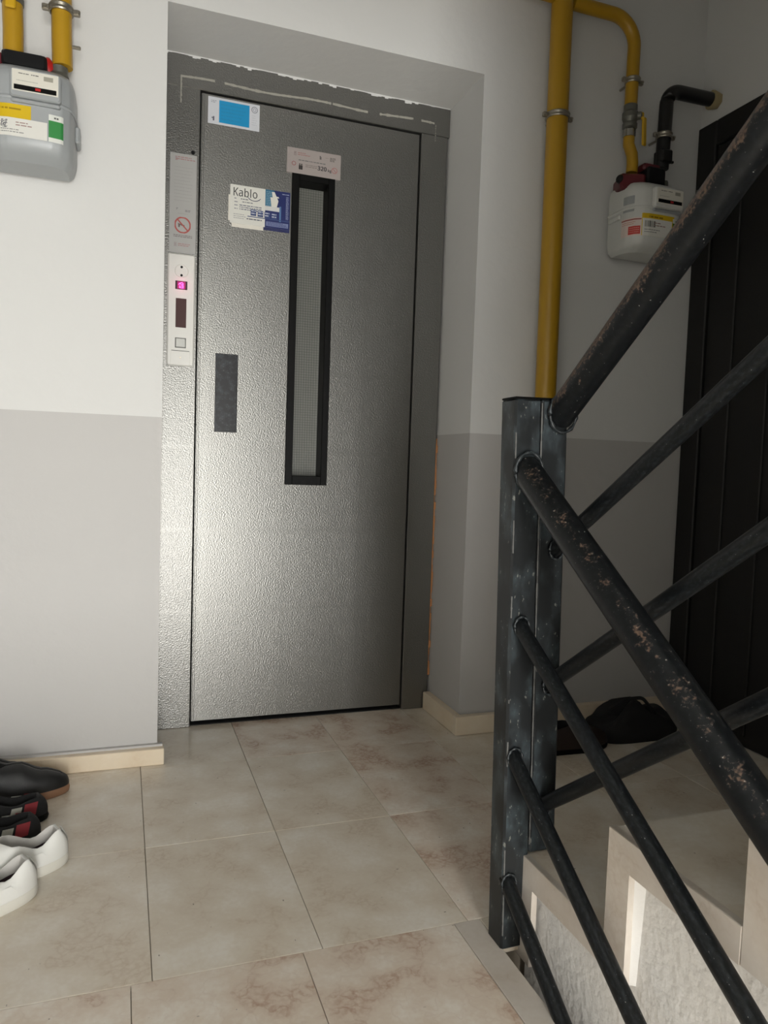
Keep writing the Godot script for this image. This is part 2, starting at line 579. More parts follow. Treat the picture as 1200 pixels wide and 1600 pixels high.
# ---------------------------------------------------------------- the setting
func room() -> void:
	# floor: a bed of mortar and one mesh per marble tile
	var fl := thing("floor", Vector3.ZERO, "beige veined marble tile floor of the landing", "floor", "", "structure")
	var bed := Mb.new()
	bed.box(Vector3(WALL_L, -0.2, -0.30), Vector3(EDGE, -0.012, 1.265))
	bed.box(Vector3(EDGE, -0.2, -0.30), Vector3(WALL_R, -0.012, 1.0))
	put("mortar_bed", bed, M.grout, fl)
	var xs := [WALL_L, -0.645, -0.345, -0.046, 0.247, 0.535, 0.845, 1.145, 1.445, WALL_R]
	var zs := [-0.30, 0.055, 0.495, 0.94]
	for i in xs.size() - 1:
		for j in zs.size():
			var z0: float = zs[j]
			var z1: float = zs[j + 1] if j < 3 else 1.28
			var x0: float = xs[i]
			var x1: float = xs[i + 1]
			var m: Material = M.marble
			if j == 3:
				if i > 4:
					z1 = FIRST + 0.01
				x0 = [WALL_L, -0.62, -0.35, -0.08, 0.21, 0.56, 0.845, 1.145, 1.445][i]
				x1 = [-0.62, -0.35, -0.08, 0.21, 0.505, 0.845, 1.145, 1.445, WALL_R][i]
				m = M.pink_marble if i < 5 else M.marble
			elif i == 5 or (i == 4 and j == 0):
				m = M.pink_marble
			tile(fl, Vector3(x0, 0, z0), Vector3(x1, 0, z1), m)
	# the narrow strip along the open edge
	tile(fl, Vector3(0.505, 0, 0.94), Vector3(EDGE, 0, 1.28), M.edging)

	# lift wall with its niche: white above, grey below
	var wb := Mb.new()
	var gb := Mb.new()
	var zb := -0.52
	wb.box(Vector3(WALL_L - 0.2, DADO, zb), Vector3(0, NICHE_H, 0))
	wb.box(Vector3(NICHE_W, DADO, zb), Vector3(WALL_R + 0.2, NICHE_H, 0))
	wb.box(Vector3(WALL_L - 0.2, NICHE_H, zb), Vector3(WALL_R + 0.2, CEIL + 0.2, 0))
	gb.box(Vector3(WALL_L - 0.2, -0.3, zb), Vector3(0, DADO, 0))
	gb.box(Vector3(NICHE_W, -0.3, zb), Vector3(WALL_R + 0.2, DADO, 0))
	var wall := put("wall_back", wb, M.white_wall)
	tag(wall, "white plastered wall with the lift niche above a grey painted dado", "wall", "", "structure")
	put("grey_dado", gb, M.grey_wall, wall)
	var shaft := put("wall_shaft", bx(Vector3(-0.1, -0.3, zb - 0.05), Vector3(NICHE_W + 0.1, NICHE_H + 0.1, zb)), M.gap)
	tag(shaft, "dark back of the lift shaft behind the door", "wall", "", "structure")
	# right wall
	var wr := put("wall_right", bx(Vector3(WALL_R, DADO, -0.1), Vector3(WALL_R + 0.2, CEIL + 2.0, REAR + 0.2)), M.white_wall)
	tag(wr, "shaded white wall beside the black flat door, grey below", "wall", "", "structure")
	put("grey_dado", bx(Vector3(WALL_R, -1.9, -0.1), Vector3(WALL_R + 0.2, DADO, REAR + 0.2)), M.grey_wall, wr)
	var wl := put("wall_left", bx(Vector3(WALL_L - 0.2, DADO, -0.1), Vector3(WALL_L, CEIL + 2.0, REAR + 0.2)), M.white_wall)
	tag(wl, "white wall on the left of the landing, outside the picture", "wall", "", "structure")
	put("grey_dado", bx(Vector3(WALL_L - 0.2, -1.9, -0.1), Vector3(WALL_L, DADO, REAR + 0.2)), M.grey_wall, wl)
	# rear wall with the window of the half landing
	var wx0 := -0.36
	var wx1 := 0.32
	var wy0 := -1.32
	var wy1 := 1.72
	var rr := Mb.new()
	rr.box(Vector3(WALL_L, -1.9, REAR), Vector3(wx0, CEIL + 2.0, REAR + 0.2))
	rr.box(Vector3(wx1, -1.9, REAR), Vector3(WALL_R, CEIL + 2.0, REAR + 0.2))
	rr.box(Vector3(wx0, -1.9, REAR), Vector3(wx1, wy0, REAR + 0.2))
	rr.box(Vector3(wx0, wy1, REAR), Vector3(wx1, CEIL + 2.0, REAR + 0.2))
	tag(put("wall_rear", rr, M.white_wall), "white wall with the window on the half landing behind the viewer", "wall", "", "structure")
	var win := thing("window_1", Vector3(0, 0, REAR + 0.1), "window on the half landing that lights the stairwell", "window", "", "structure")
	var wf := Mb.new()
	for x in [wx0, (wx0 + wx1) / 2 - 0.02, wx1 - 0.04]:
		wf.box(Vector3(x, wy0, -0.03), Vector3(x + 0.04, wy1, 0.03))
	wf.box(Vector3(wx0, wy0, -0.03), Vector3(wx1, wy0 + 0.04, 0.03))
	wf.box(Vector3(wx0, wy1 - 0.04, -0.03), Vector3(wx1, wy1, 0.03))
	put("window_frame", wf, M.white_plastic, win)
	var pane := mat(Color(0.95, 0.97, 0.97, 0.08), 0.05)
	pane.transparency = BaseMaterial3D.TRANSPARENCY_ALPHA
	put("pane", bx(Vector3(wx0 + 0.02, wy0 + 0.02, -0.003), Vector3(wx1 - 0.02, wy1 - 0.02, 0.003)), pane, win)
	# ceilings
	var c := Mb.new()
	c.box(Vector3(WALL_L, CEIL, -0.1), Vector3(WALL_R, CEIL + 0.16, REAR))
	tag(put("ceiling", c, M.ceiling), "white ceiling over the landing, above the picture", "ceiling", "", "structure")
	tag(put("beam", bx(Vector3(WALL_L, 1.95, 1.30), Vector3(WALL_R, CEIL, 1.46), 0.004), M.ceiling), "white beam under the ceiling at the landing edge, above the picture", "beam", "", "structure")
	var sp := put("wall_spine", bx(Vector3(EDGE + 0.005, DADO, 1.9), Vector3(STRING - 0.001, CEIL, REAR)), M.white_wall)
	tag(sp, "white wall between the two stair flights, right of the viewer", "wall", "", "structure")
	put("grey_dado", bx(Vector3(EDGE + 0.005, -1.5, 1.9), Vector3(STRING - 0.001, DADO, REAR)), M.grey_wall, sp)

	# marble skirtings
	var bl := put("baseboard_left", bx(Vector3(WALL_L, 0, 0.0), Vector3(0.018, 0.047, 0.035), 0.002), M.cream)
	tag(bl, "cream marble skirting left of the lift niche", "baseboard", "", "structure")
	var ledge := put("mortar_line", bx(Vector3(WALL_L, 0.047, 0.0), Vector3(0.014, 0.053, 0.014)), M.grey_wall, bl)
	tag(ledge, "grey painted joint on top of the skirting", "")
	var br := thing("baseboard_right", Vector3(NICHE_W, 0, 0), "cream marble skirting turning the corner right of the lift", "baseboard", "", "structure")
	put("skirting_stone", bx(Vector3(-0.026, 0, -NICHE_D + 0.012), Vector3(0, 0.062, 0.012), 0.002), M.cream, br)
	put("skirting_stone", bx(Vector3(-0.026, 0, 0.0125), Vector3(0.42, 0.062, 0.038), 0.002), M.cream, br)
	put("skirting_stone", bx(Vector3(0.4215, 0, 0.0), Vector3(WALL_R - NICHE_W, 0.062, 0.024), 0.002), M.cream, br)


func tile(parent: Node, a: Vector3, b: Vector3, m: Material) -> void:
	var g := 0.0006
	var mb := Mb.new()
	mb.box(Vector3(a.x + g, -0.012, a.z + g), Vector3(b.x - g, rng.randf_range(-0.0002, 0.0002), b.z - g), 0.0008)
	# each tile is cut from another place in the block
	var off := Vector2(rng.randf(), rng.randf())
	var turn := rng.randi_range(0, 3)
	for k in mb.t.size():
		var q := mb.t[k]
		if turn == 1:
			q = Vector2(q.y, q.x)
		elif turn == 2:
			q = -q
		elif turn == 3:
			q = Vector2(-q.y, q.x)
		mb.t[k] = q * 1.7 + off
	put("tile", mb, m, parent)


# ---------------------------------------------------------------- stairs
func stairs() -> void:
	var up := thing("staircase", Vector3(STRING, 0, FIRST), "marble stair flight going up on the right with white plaster side", "stairs")
	var n := 9
	var X1 := WALL_R - STRING - 0.004
	for k in n:
		var y := RISE * (k + 1)
		var z := GO * k
		var tr := bx(Vector3(0.003, y - 0.03, z - 0.002), Vector3(X1, y, z + GO), 0.002)
		shift(tr)
		put("tread", tr, M.marble, up)
		put("riser", shift(bx(Vector3(0.004, y - RISE, z), Vector3(X1, y - 0.03, z + 0.02))), M.marble, up)
		# the stone cladding that follows the steps on the open side
		var cl := Mb.new()
		var s := 0.047
		var p := PackedVector2Array([Vector2(z - 0.003, y - RISE - s if k > 0 else y - RISE - 0.02), Vector2(z - 0.003, y + 0.001), Vector2(z + GO - 0.0035, y + 0.001), Vector2(z + GO - 0.0035, y - s), Vector2(z + s, y - s), Vector2(z + s, y - RISE - s if k > 0 else y - RISE - 0.02)])
		cl.tf = Transform3D(Basis(Vector3(0, 0, 1), Vector3(0, 1, 0), Vector3(-1, 0, 0)), Vector3.ZERO)
		cl.prism(p, -0.012, 0.0, 0.0015)
		put("side_cladding", shift(cl), M.edging, up)
		# plaster fillet between riser cladding and panel
		if k == 0:
			continue
		var f := Mb.new()
		f.face([Vector3(0.011, y - RISE - s, z + s - 0.001), Vector3(0.011, y - s, z + s - 0.001), Vector3(0.021, y - s, z + s + 0.017), Vector3(0.021, y - RISE - s, z + s + 0.006)], Vector3(-0.5, 0, 1))
		f.face([Vector3(0.011, y - s, z + s), Vector3(0.011, y - s + 0.001, z + GO), Vector3(0.021, y - s - 0.01, z + GO), Vector3(0.021, y - s - 0.01, z + s)], Vector3(-1, -0.3, 0))
		put("plaster_fillet", f, M.plaster, up)
	# waist slab, its plastered side set back a little
	var w := Mb.new()
	var poly := PackedVector2Array()
	poly.append(Vector2(0.0, -0.32))
	for k in n:
		poly.append(Vector2(GO * k + 0.004, RISE * k if k else -0.02))
		poly.append(Vector2(GO * k + 0.004, RISE * (k + 1) - 0.03))
	poly.append(Vector2(GO * n, RISE * n - 0.03))
	poly.append(Vector2(GO * n, RISE * n - 0.18))
	poly.append(Vector2(0.12, -0.32))
	w.tf = Transform3D(Basis(Vector3(0, 0, 1), Vector3(0, 1, 0), Vector3(-1, 0, 0)), Vector3.ZERO)
	w.prism(poly, -X1, -0.02)
	put("plaster_side", w, M.plaster, up)
	tag(put("floor", bx(Vector3(STRING + 0.09, RISE * n - 0.18, FIRST + GO * n + 0.001), Vector3(WALL_R, RISE * n, REAR)), M.ceiling), "upper half landing slab on the right, outside the picture", "floor", "", "structure")

	var dn := thing("staircase", Vector3(EDGE, 0, 1.27), "marble stair flight going down towards the viewer", "stairs")
	var X0 := WALL_L - EDGE + 0.004
	for k in n - 1:
		var y := -RISE * (k + 1)
		var z := GO * k
		put("tread", shift(bx(Vector3(X0, y - 0.03, z), Vector3(0, y, z + GO + 0.004), 0.002)), M.marble, dn)
		put("riser", shift(bx(Vector3(X0, y, z - 0.015), Vector3(0, y + RISE - 0.012, z))), M.edging, dn)
	var ws := Mb.new()
	var pl := PackedVector2Array([Vector2(-0.02, -0.19)])
	for k in n - 1:
		pl.append(Vector2(GO * k - 0.016, -RISE * (k + 1) - 0.03))
		pl.append(Vector2(GO * (k + 1) - 0.016, -RISE * (k + 1) - 0.03))
	pl.append(Vector2(GO * (n - 1) - 0.016, -RISE * n - 0.2))
	pl.append(Vector2(GO * (n - 2), -RISE * n - 0.2))
	pl.append(Vector2(-0.02, -0.45))
	ws.tf = Transform3D(Basis(Vector3(0, 0, 1), Vector3(0, 1, 0), Vector3(-1, 0, 0)), Vector3.ZERO)
	ws.prism(pl, 0.02, -X0)
	put("plaster_side", ws, M.plaster, dn)
	tag(put("floor", shift(bx(Vector3(WALL_L, -RISE * n - 0.2, 1.27 + GO * (n - 1)), Vector3(WALL_R, -RISE * n, REAR))), M.marble), "lower half landing under the window, behind the viewer", "floor", "", "structure")


func shift(mb: Mb) -> Mb:
	var off := Vector2(rng.randf(), rng.randf())
	for k in mb.t.size():
		mb.t[k] = mb.t[k] * 1.7 + off
	return mb


# ---------------------------------------------------------------- lift door
func lift_door() -> void:
	var z := -NICHE_D
	var d := thing("door_1", Vector3(0, 0, z), "grey hammered metal lift door with narrow wired window in a recess", "door", "", "structure")
	# frame: flat steel posts and head, front at z = +0.006
	var f := Mb.new()
	f.box(Vector3(0.001, 0, -0.08), Vector3(0.112, 2.004, 0.006), 0.002)
	f.box(Vector3(0.847, 0, -0.08), Vector3(0.944, 2.004, 0.006), 0.002)
	f.box(Vector3(0.001, 2.0045, -0.08), Vector3(0.951, 2.0995, 0.006), 0.002)
	var fr := put("door_frame", f, M.frame_paint, d)
	put("frame_stop", bx(Vector3(0.10, 0.0, -0.09), Vector3(0.86, 2.03, -0.081)), M.gap, d)
	# a streak of wall paint smeared along the head
	var sm := Mb.new()
	var nzs := noise(0.06, 2, 7)
	for k in 140:
		var x := 0.052 + k * 0.006
		if nzs.get_noise_1d(k * 1.0) < -0.25:
			continue
		var h := 0.0022 + 0.0028 * absf(nzs.get_noise_1d(k * 3.0 + 50)) + rng.randf() * 0.0012
		var y := 2.034 + 0.003 * sin(k * 0.11) + k * 0.00006
		sm.box(Vector3(x, y - h, 0.0055), Vector3(x + 0.0062, y + h, 0.0062))
	for k in 12:
		sm.box(Vector3(0.052, 1.955 + k * 0.0065, 0.0055), Vector3(0.0545 + rng.randf() * 0.002, 1.962 + k * 0.0065, 0.0061))
	for k in 7:
		sm.box(Vector3(0.896, 1.985 + k * 0.008, 0.0055), Vector3(0.8975 + rng.randf() * 0.002, 1.990 + k * 0.008, 0.0061))
	tag(put("paint_smear", sm, M.chip, fr), "dried white paint smeared along the frame head", "")
	# ragged plaster edge where the wall meets the frame head
	var pe := Mb.new()
	for k in 79:
		var x := 0.002 + k * 0.012
		pe.box(Vector3(x, 2.0985 - 0.011 * maxf(0.0, nzs.get_noise_1d(k * 4.0 + 300)), 0.004), Vector3(x + 0.0121, 2.1008, 0.0068))
	put("plaster_edge", pe, M.white_wall, d)
	put("key_hole", cyl(Vector3(0.092, 1.812, 0.0055), Vector3.BACK, 0.006, 0.0016), M.gap, fr)
	# foam filler in the gap beside the right post
	var fo := Mb.new()
	for k in 34:
		var y := 0.12 + k * 0.025
		var wd := rng.randf_range(0.002, 0.007)
		fo.box(Vector3(0.9442, y, -0.03), Vector3(0.9446 + wd, y + 0.0252, 0.002 + rng.randf() * 0.004))
	tag(put("foam_filler", fo, M.foam, d), "orange foam filler in the gap by the right post", "")

	# leaf, built round the window opening
	var L := 0.1165
	var R := 0.8425
	var B := 0.016
	put("threshold", bx(Vector3(L - 0.004, 0.0005, -0.085), Vector3(R + 0.004, 0.004, -0.006)), M.gap, d)
	var T := 2.0
	var wx0 := 0.429
	var wx1 := 0.528
	var wy0 := 0.824
	var wy1 := 1.785
	var lf := Mb.new()
	var q := -0.045
	var zf := -0.004
	lf.box(Vector3(L, B, q), Vector3(wx0, T, zf))
	lf.box(Vector3(wx1, B, q), Vector3(R, T, zf))
	lf.box(Vector3(wx0, B, q), Vector3(wx1, wy0, zf))
	lf.box(Vector3(wx0, wy1, q), Vector3(wx1, T, zf))
	var leaf := put("door_leaf", lf, M.door_paint, d)
	# black window surround: flat rim on the leaf and deep sides
	var wn := Mb.new()
	var ox0 := 0.405
	var ox1 := 0.549
	var oy0 := 0.795
	var oy1 := 1.806
	wn.box(Vector3(ox0, oy0, zf), Vector3(wx0 + 0.001, oy1, zf + 0.005), 0.0015)
	wn.box(Vector3(wx1 - 0.001, oy0, zf), Vector3(ox1, oy1, zf + 0.005), 0.0015)
	wn.box(Vector3(wx0, oy0, zf), Vector3(wx1, wy0 + 0.001, zf + 0.005), 0.0015)
	wn.box(Vector3(wx0, wy1 - 0.001, zf), Vector3(wx1, oy1, zf + 0.005), 0.0015)
	wn.box(Vector3(wx0 - 0.002, wy0, -0.075), Vector3(wx0 + 0.001, wy1, zf))
	wn.box(Vector3(wx1 - 0.001, wy0, -0.075), Vector3(wx1 + 0.002, wy1, zf))
	wn.box(Vector3(wx0, wy0 - 0.002, -0.075), Vector3(wx1, wy0 + 0.001, zf))
	wn.box(Vector3(wx0, wy1 - 0.001, -0.075), Vector3(wx1, wy1 + 0.002, zf))
	tag(put("window_surround", wn, M.black, leaf), "black rim and deep sides of the narrow lift window", "")
	tag(put("glass_pane", bx(Vector3(wx0, wy0, -0.078), Vector3(wx1, wy1, -0.066)), M.glass_grey, leaf), "grey wired glass pane", "")
	var wi := Mb.new()
	var x := wx0 + 0.004
	while x < wx1:
		wi.box(Vector3(x - 0.0005, wy0, -0.0662), Vector3(x + 0.0005, wy1, -0.0652))
		x += 0.0085
	var y := wy0 + 0.004
	while y < wy1:
		wi.box(Vector3(wx0, y - 0.0005, -0.0662), Vector3(wx1, y + 0.0005, -0.0652))
		y += 0.0085
	tag(put("wire_mesh", wi, M.wire, leaf), "", "", "", "stuff")
	# pull: a shallow black cup
	var h := Mb.new()
	var hx0 := 0.173
	var hx1 := 0.244
	var hy0 := 0.959
	var hy1 := 1.208
	h.box(Vector3(hx0, hy0, zf), Vector3(hx0 + 0.004, hy1, zf + 0.007), 0.001)
	h.box(Vector3(hx1 - 0.003, hy0, zf), Vector3(hx1, hy1, zf + 0.004), 0.001)
	h.box(Vector3(hx0, hy0, zf), Vector3(hx1, hy0 + 0.004, zf + 0.005), 0.001)
	h.box(Vector3(hx0, hy1 - 0.004, zf), Vector3(hx1, hy1, zf + 0.005), 0.001)
	h.face([Vector3(hx0 + 0.003, hy0 + 0.003, zf + 0.005), Vector3(hx1 - 0.002, hy0 + 0.003, zf + 0.001), Vector3(hx1 - 0.002, hy1 - 0.003, zf + 0.001), Vector3(hx0 + 0.003, hy1 - 0.003, zf + 0.005)], Vector3.BACK)
	tag(put("pull_handle", h, M.handle, leaf), "black rectangular pull plate", "")
	# hinge-side and lock-side strips that show as thin lines
	put("edge_strip", bx(Vector3(L + 0.002, B, zf), Vector3(L + 0.009, T, zf + 0.003), 0.001), M.door_paint, leaf)


func cyl(o: Vector3, axis: Vector3, r: float, h: float, seg := 20) -> Mb:
	var m := Mb.new()
	m.lathe(o, axis, [Vector2(0, 0), Vector2(r, 0), Vector2(r, h * 0.85), Vector2(r * 0.93, h), Vector2(0, h)], seg)
	return m


# ---------------------------------------------------------------- black door of the flat on the right
func flat_door() -> void:
	var d := thing("door_2", Vector3(WALL_R, 0, 0), "black steel flat door with upright ribs in the right wall", "door", "", "structure")
	var H := 2.073
	var z0 := 0.012
	var z1 := 1.02
	var f := Mb.new()
	f.box(Vector3(-0.022, 0.0, z0), Vector3(-0.001, H, z0 + 0.085), 0.004)
	f.box(Vector3(-0.022, 0.0, z1 - 0.085), Vector3(-0.001, H, z1), 0.004)
	f.box(Vector3(-0.022, H - 0.085, z0 + 0.086), Vector3(-0.001, H, z1 - 0.086), 0.004)
	put("door_frame", f, M.black_door, d)
	var leaf := put("door_leaf", bx(Vector3(-0.012, 0.006, z0 + 0.088), Vector3(-0.001, H - 0.088, z1 - 0.088), 0.002), M.black_door, d)
	for k in 5:
		var z := z0 + 0.16 + k * 0.15
		put("panel_rib", bx(Vector3(-0.019, 0.04, z), Vector3(-0.011, H - 0.12, z + 0.05), 0.006), M.black_door, leaf)
	put("door_handle", bx(Vector3(-0.06, 1.0, z1 - 0.2), Vector3(-0.012, 1.02, z1 - 0.18), 0.004), M.chrome, leaf)
	var chips := Mb.new()
	for k in 9:
		var y := 1.74 + k * 0.014
		chips.box(Vector3(-0.0228, y, z0 + 0.004 + rng.randf() * 0.006), Vector3(-0.0218, y + rng.randf_range(0.006, 0.014), z0 + 0.010 + rng.randf() * 0.012))
	put("scuff", chips, M.weld, d)


# ---------------------------------------------------------------- stair railing
func railing() -> void:
	var r := thing("stair_railing", Vector3(0.60, 0, 1.0), "black painted tube railing with worn handrails at the stair newel", "railing")
	var o := r.position
	# newel: two square tubes welded side by side, leaning a little
	var np := Node3D.new()
	np.name = "newel_post"
	r.add_child(np)
	np.rotation.z = 0.015
	np.rotation.x = -0.008
	np.position = Vector3(0.007, 0, 0.006)
	put("square_tube", shape_uv(bx(Vector3(-0.053, -0.002, -0.022), Vector3(-0.0002, 0.995, 0.03), 0.004)), M.post, np)
	put("square_tube", shape_uv(bx(Vector3(0.0002, RISE + 0.002, -0.022), Vector3(0.054, 0.995, 0.03), 0.004)), M.post, np)
	tag(put("top_cap", bx(Vector3(-0.053, 0.994, -0.022), Vector3(0.054, 0.998, 0.03), 0.002), M.black, np), "", "")
	var nw := noise(0.045, 2, 77)
	var wl := Mb.new()
	for k in 60:
		var y := 0.19 + k * 0.0133
		var a := rng.randf_range(0.0006, 0.0014)
		wl.box(Vector3(-a, y, 0.0294), Vector3(a, y + 0.0136, 0.0306))
	put("seam", wl, M.weld, np)
	var ew := Mb.new()
	for k in 150:
		var y := 0.02 + k * 0.0064
		if nw.get_noise_1d(k * 1.0) > 0.05 and y < 0.93:
			var a2 := rng.randf_range(0.0004, 0.0013)
			ew.box(Vector3(-0.0505 - a2 * 0.6, y, 0.0285 - 0.0004), Vector3(-0.0495 + a2 * 0.4, y + 0.0066, 0.0304))
	tag(put("edge_wear", ew, M.weld, np), "bare chipped edge of the newel", "", "", "stuff")
	# the flight going down and the flight going up
	for e in [["handrail", 0.026, true, 0.567, 0.868, 1.03, -0.683, 1.895], ["rail_bar", 0.0135, false, 0.5665, 0.594, 1.03, -0.602, 1.895], ["rail_bar", 0.0135, false, 0.565, 0.356, 1.03, -0.649, 1.895], ["rail_bar", 0.0135, false, 0.564, 0.124, 1.03, -0.648, 1.895],
			["handrail", 0.026, true, 0.630, 0.972, 1.03, 0.761, 1.895], ["rail_bar", 0.0135, false, 0.630, 0.730, 1.03, 0.66, 1.895], ["rail_bar", 0.0135, false, 0.630, 0.484, 1.03, 0.700, 1.895], ["rail_bar", 0.0135, false, 0.630, 0.258, 1.03, 0.724, 1.895]]:
		var a := Vector3(e[3], e[4], e[5]) - o
		var dir := Vector3(0, e[6], 1.0)
		var b: Vector3 = a + dir * (e[7] - e[5])
		var mb := Mb.new()
		var path := []
		for k in 13:
			path.append(a.lerp(b, k / 12.0) - dir * (0.006 if k == 0 else 0.0))
		mb.tube(path, e[1], 24, true, 2.2)
		var off := Vector2(0, rng.randf())
		for k in mb.t.size():
			mb.t[k] += off
		var rail := put(e[0], mb, (M.rusty_rail if e[6] > 0 else M.worn_rail) if e[2] else M.rail, r)
		if e[2]:
			tag(rail, "thick black handrail with rusty worn paint", "")
		# weld bead where the tube meets the post
		var w := Mb.new()
		var loop := []
		var thick := []
		var st: float = sqrt(1.0 + e[6] * e[6])
		for k in 29:
			var ang := TAU * (k % 28) / 28.0
			var rad: float = e[1] + 0.0008
			loop.append(Vector3(a.x + cos(ang) * rad, a.y + sin(ang) * rad * st, 0.037))
			thick.append((0.0032 + 0.0012 * sin((k % 28) * 1.9)) * (1.0 if e[2] else 0.75))
		w.tube(loop, 0.003, 8, false, 1.0, thick)
		put("weld_bead", w, M.post, rail)


func shape_uv(mb: Mb) -> Mb:
	return mb


# ---------------------------------------------------------------- gas pipes
func bend(pts: Array, rad: float, seg := 8) -> Array:
	var out := [pts[0]]
	for k in range(1, pts.size() - 1):
		var p: Vector3 = pts[k]
		var a: Vector3 = (pts[k - 1] - p).normalized()
		var b: Vector3 = (pts[k + 1] - p).normalized()
		var half := acos(clampf(a.dot(b), -1, 1)) / 2
		var t := minf(rad / tan(half), minf(p.distance_to(pts[k - 1]), p.distance_to(pts[k + 1])) * 0.49)
		var rr := t * tan(half)
		var c: Vector3 = p + (a + b).normalized() * sqrt(t * t + rr * rr)
		var s: Vector3 = p + a * t - c
		var e: Vector3 = p + b * t - c
		for j in seg + 1:
			out.append(c + s.slerp(e, float(j) / seg))
	out.append(pts[-1])
	return out


func clamp_ring(c: Vector3, r: float, wall_z: float, up := Vector3.UP) -> Mb:
	var m := Mb.new()
	m.lathe(c - up * 0.009, up, [Vector2(r * 1.0, 0), Vector2(r + 0.003, 0.0), Vector2(r + 0.0045, 0.003), Vector2(r + 0.003, 0.009), Vector2(r + 0.0045, 0.015), Vector2(r + 0.003, 0.018), Vector2(r, 0.018)], 28)
	for s in [-1.0, 1.0]:
		m.box(c + Vector3(s * (r + 0.010) - 0.009, -0.007, -0.006), c + Vector3(s * (r + 0.010) + 0.009, 0.007, 0.006), 0.002)
		m.lathe(c + Vector3(s * (r + 0.012), 0, 0.004), Vector3.BACK, [Vector2(0, 0.007), Vector2(0.004, 0.007), Vector2(0.0045, 0.0)], 8)
	m.tube([c + Vector3(0, 0, -r), Vector3(c.x, c.y, wall_z)], 0.004, 8)
	return m


func pipes() -> void:
	# thick riser with its stub to the left
	var x := 1.18
	var z := 0.066
	var g := thing("gas_pipe", Vector3(x, 0, 0), "thick yellow gas riser pipe running up the wall behind the newel", "pipe")
	var m := Mb.new()
	m.tube([Vector3(0.012, 0.001, z), Vector3(0.004, 1.1, z), Vector3(0, 2.0, z), Vector3(-0.002, CEIL - 0.001, z)], 0.0335, 28)
	put("riser_tube", m, M.yellow, g)
	var st := Mb.new()
	st.tube(bend([Vector3(0, 2.345, z), Vector3(-0.7, 2.36, z), Vector3(-0.7, CEIL - 0.001, z)], 0.085, 8), 0.021, 20)
	put("side_branch", st, M.yellow, g)
	for y in [1.985, 0.75]:
		put("pipe_clamp", clamp_ring(Vector3(0.001, y, z), 0.0345, 0.001), M.steel, g)
	# branch that bends down to the right meter
	var b := thing("gas_pipe", Vector3(1.455, 0, 0), "thinner yellow gas pipe bending down to the meter by the black door", "pipe")
	m = Mb.new()
	m.tube(bend([Vector3(-0.238, 2.34, z), Vector3(0.0, 2.34, z), Vector3(-0.002, 2.07, z)], 0.085, 10), 0.0205, 20)
	put("branch_tube", m, M.yellow, b)
	put("pipe_clamp", clamp_ring(Vector3(0, 2.148, z), 0.021, 0.001), M.steel, b)
	var v := Mb.new()
	v.lathe(Vector3(-0.002, 1.995, z), Vector3.UP, [Vector2(0.018, 0), Vector2(0.024, 0.004), Vector2(0.024, 0.016), Vector2(0.020, 0.02), Vector2(0.026, 0.035), Vector2(0.026, 0.05), Vector2(0.022, 0.056), Vector2(0.022, 0.075), Vector2(0.019, 0.078)], 16)
	v.lathe(Vector3(-0.002, 2.035, z), Vector3(0.75, 0, 0.66), [Vector2(0.012, 0.0), Vector2(0.012, 0.034), Vector2(0.007, 0.038), Vector2(0, 0.038)], 12)
	tag(put("valve_body", v, M.valve, b), "grey metal shut-off valve", "")
	var lv := Mb.new()
	lv.tf = Transform3D(Basis(Vector3.UP, 0.25) * Basis(Vector3.BACK, 0.06), Vector3(0.026, 2.032, z + 0.024))
	lv.box(Vector3(-0.006, -0.012, 0.0), Vector3(0.006, 0.012, 0.004), 0.001)
	lv.box(Vector3(-0.010, -0.095, 0.004), Vector3(0.010, -0.005, 0.013), 0.004)
	tag(put("valve_lever", lv, M.yellow_lever, b), "yellow valve lever turned down", "")
	var nt := Mb.new()
	nt.lathe(Vector3(-0.003, 1.968, z), Vector3.UP, [Vector2(0.016, 0), Vector2(0.0205, 0.002), Vector2(0.0205, 0.024), Vector2(0.017, 0.027)], 6)
	put("union_nut", nt, M.chrome, b)
	var fx := Mb.new()
	fx.tube([Vector3(-0.003, 1.969, z), Vector3(-0.002, 1.945, z), Vector3(0.010, 1.915, z + 0.004), Vector3(0.012, 1.885, z + 0.006), Vector3(0.010, 1.855, z + 0.006)], 0.0185, 18)
	put("connector_tube", fx, M.yellow, b)
	# black outlet pipe to the flat
	var k := thing("gas_pipe", Vector3(1.585, 0, 0), "black gas pipe elbow from the right meter into the corner", "pipe")
	m = Mb.new()
	m.tube(bend([Vector3(-0.004, 1.885, 0.075), Vector3(0.003, 2.142, 0.075), Vector3(0.193, 2.150, 0.068)], 0.05, 8), 0.0225, 20)
	put("outlet_tube", m, M.black_pipe, k)
	put("pipe_clamp", clamp_ring(Vector3(-0.001, 1.992, 0.075), 0.023, 0.001), M.steel, k)
	var co := Mb.new()
	co.lathe(Vector3(0.185, 2.1497, 0.068), Vector3.RIGHT, [Vector2(0.024, 0), Vector2(0.030, 0.002), Vector2(0.032, 0.012), Vector2(0.028, 0.0295)], 7)
	tag(put("wall_collar", co, M.brass, k), "pale brass collar where the pipe enters the wall", "")
	var tap := Mb.new()
	tap.box(Vector3(0.02, 1.91, 0.07), Vector3(0.042, 1.918, 0.08), 0.002)
	tap.box(Vector3(-0.024, 1.90, 0.052), Vector3(0.022, 1.945, 0.10), 0.006)
	put("test_point", tap, M.black_pipe, k)
	# the two pipes of the left meter
	var l := thing("gas_pipe", Vector3(-0.2585, 0, 0), "yellow gas pipe with clamp into the right side of the left meter", "pipe")
	m = Mb.new()
	m.tube([Vector3(0.004, 1.835, 0.085), Vector3(0.002, 1.9, 0.085), Vector3(0, 2.06, 0.085), Vector3(0, 2.3, 0.085), Vector3(0, CEIL - 0.001, 0.085)], 0.024, 20)
	put("riser_tube", m, M.yellow, l)
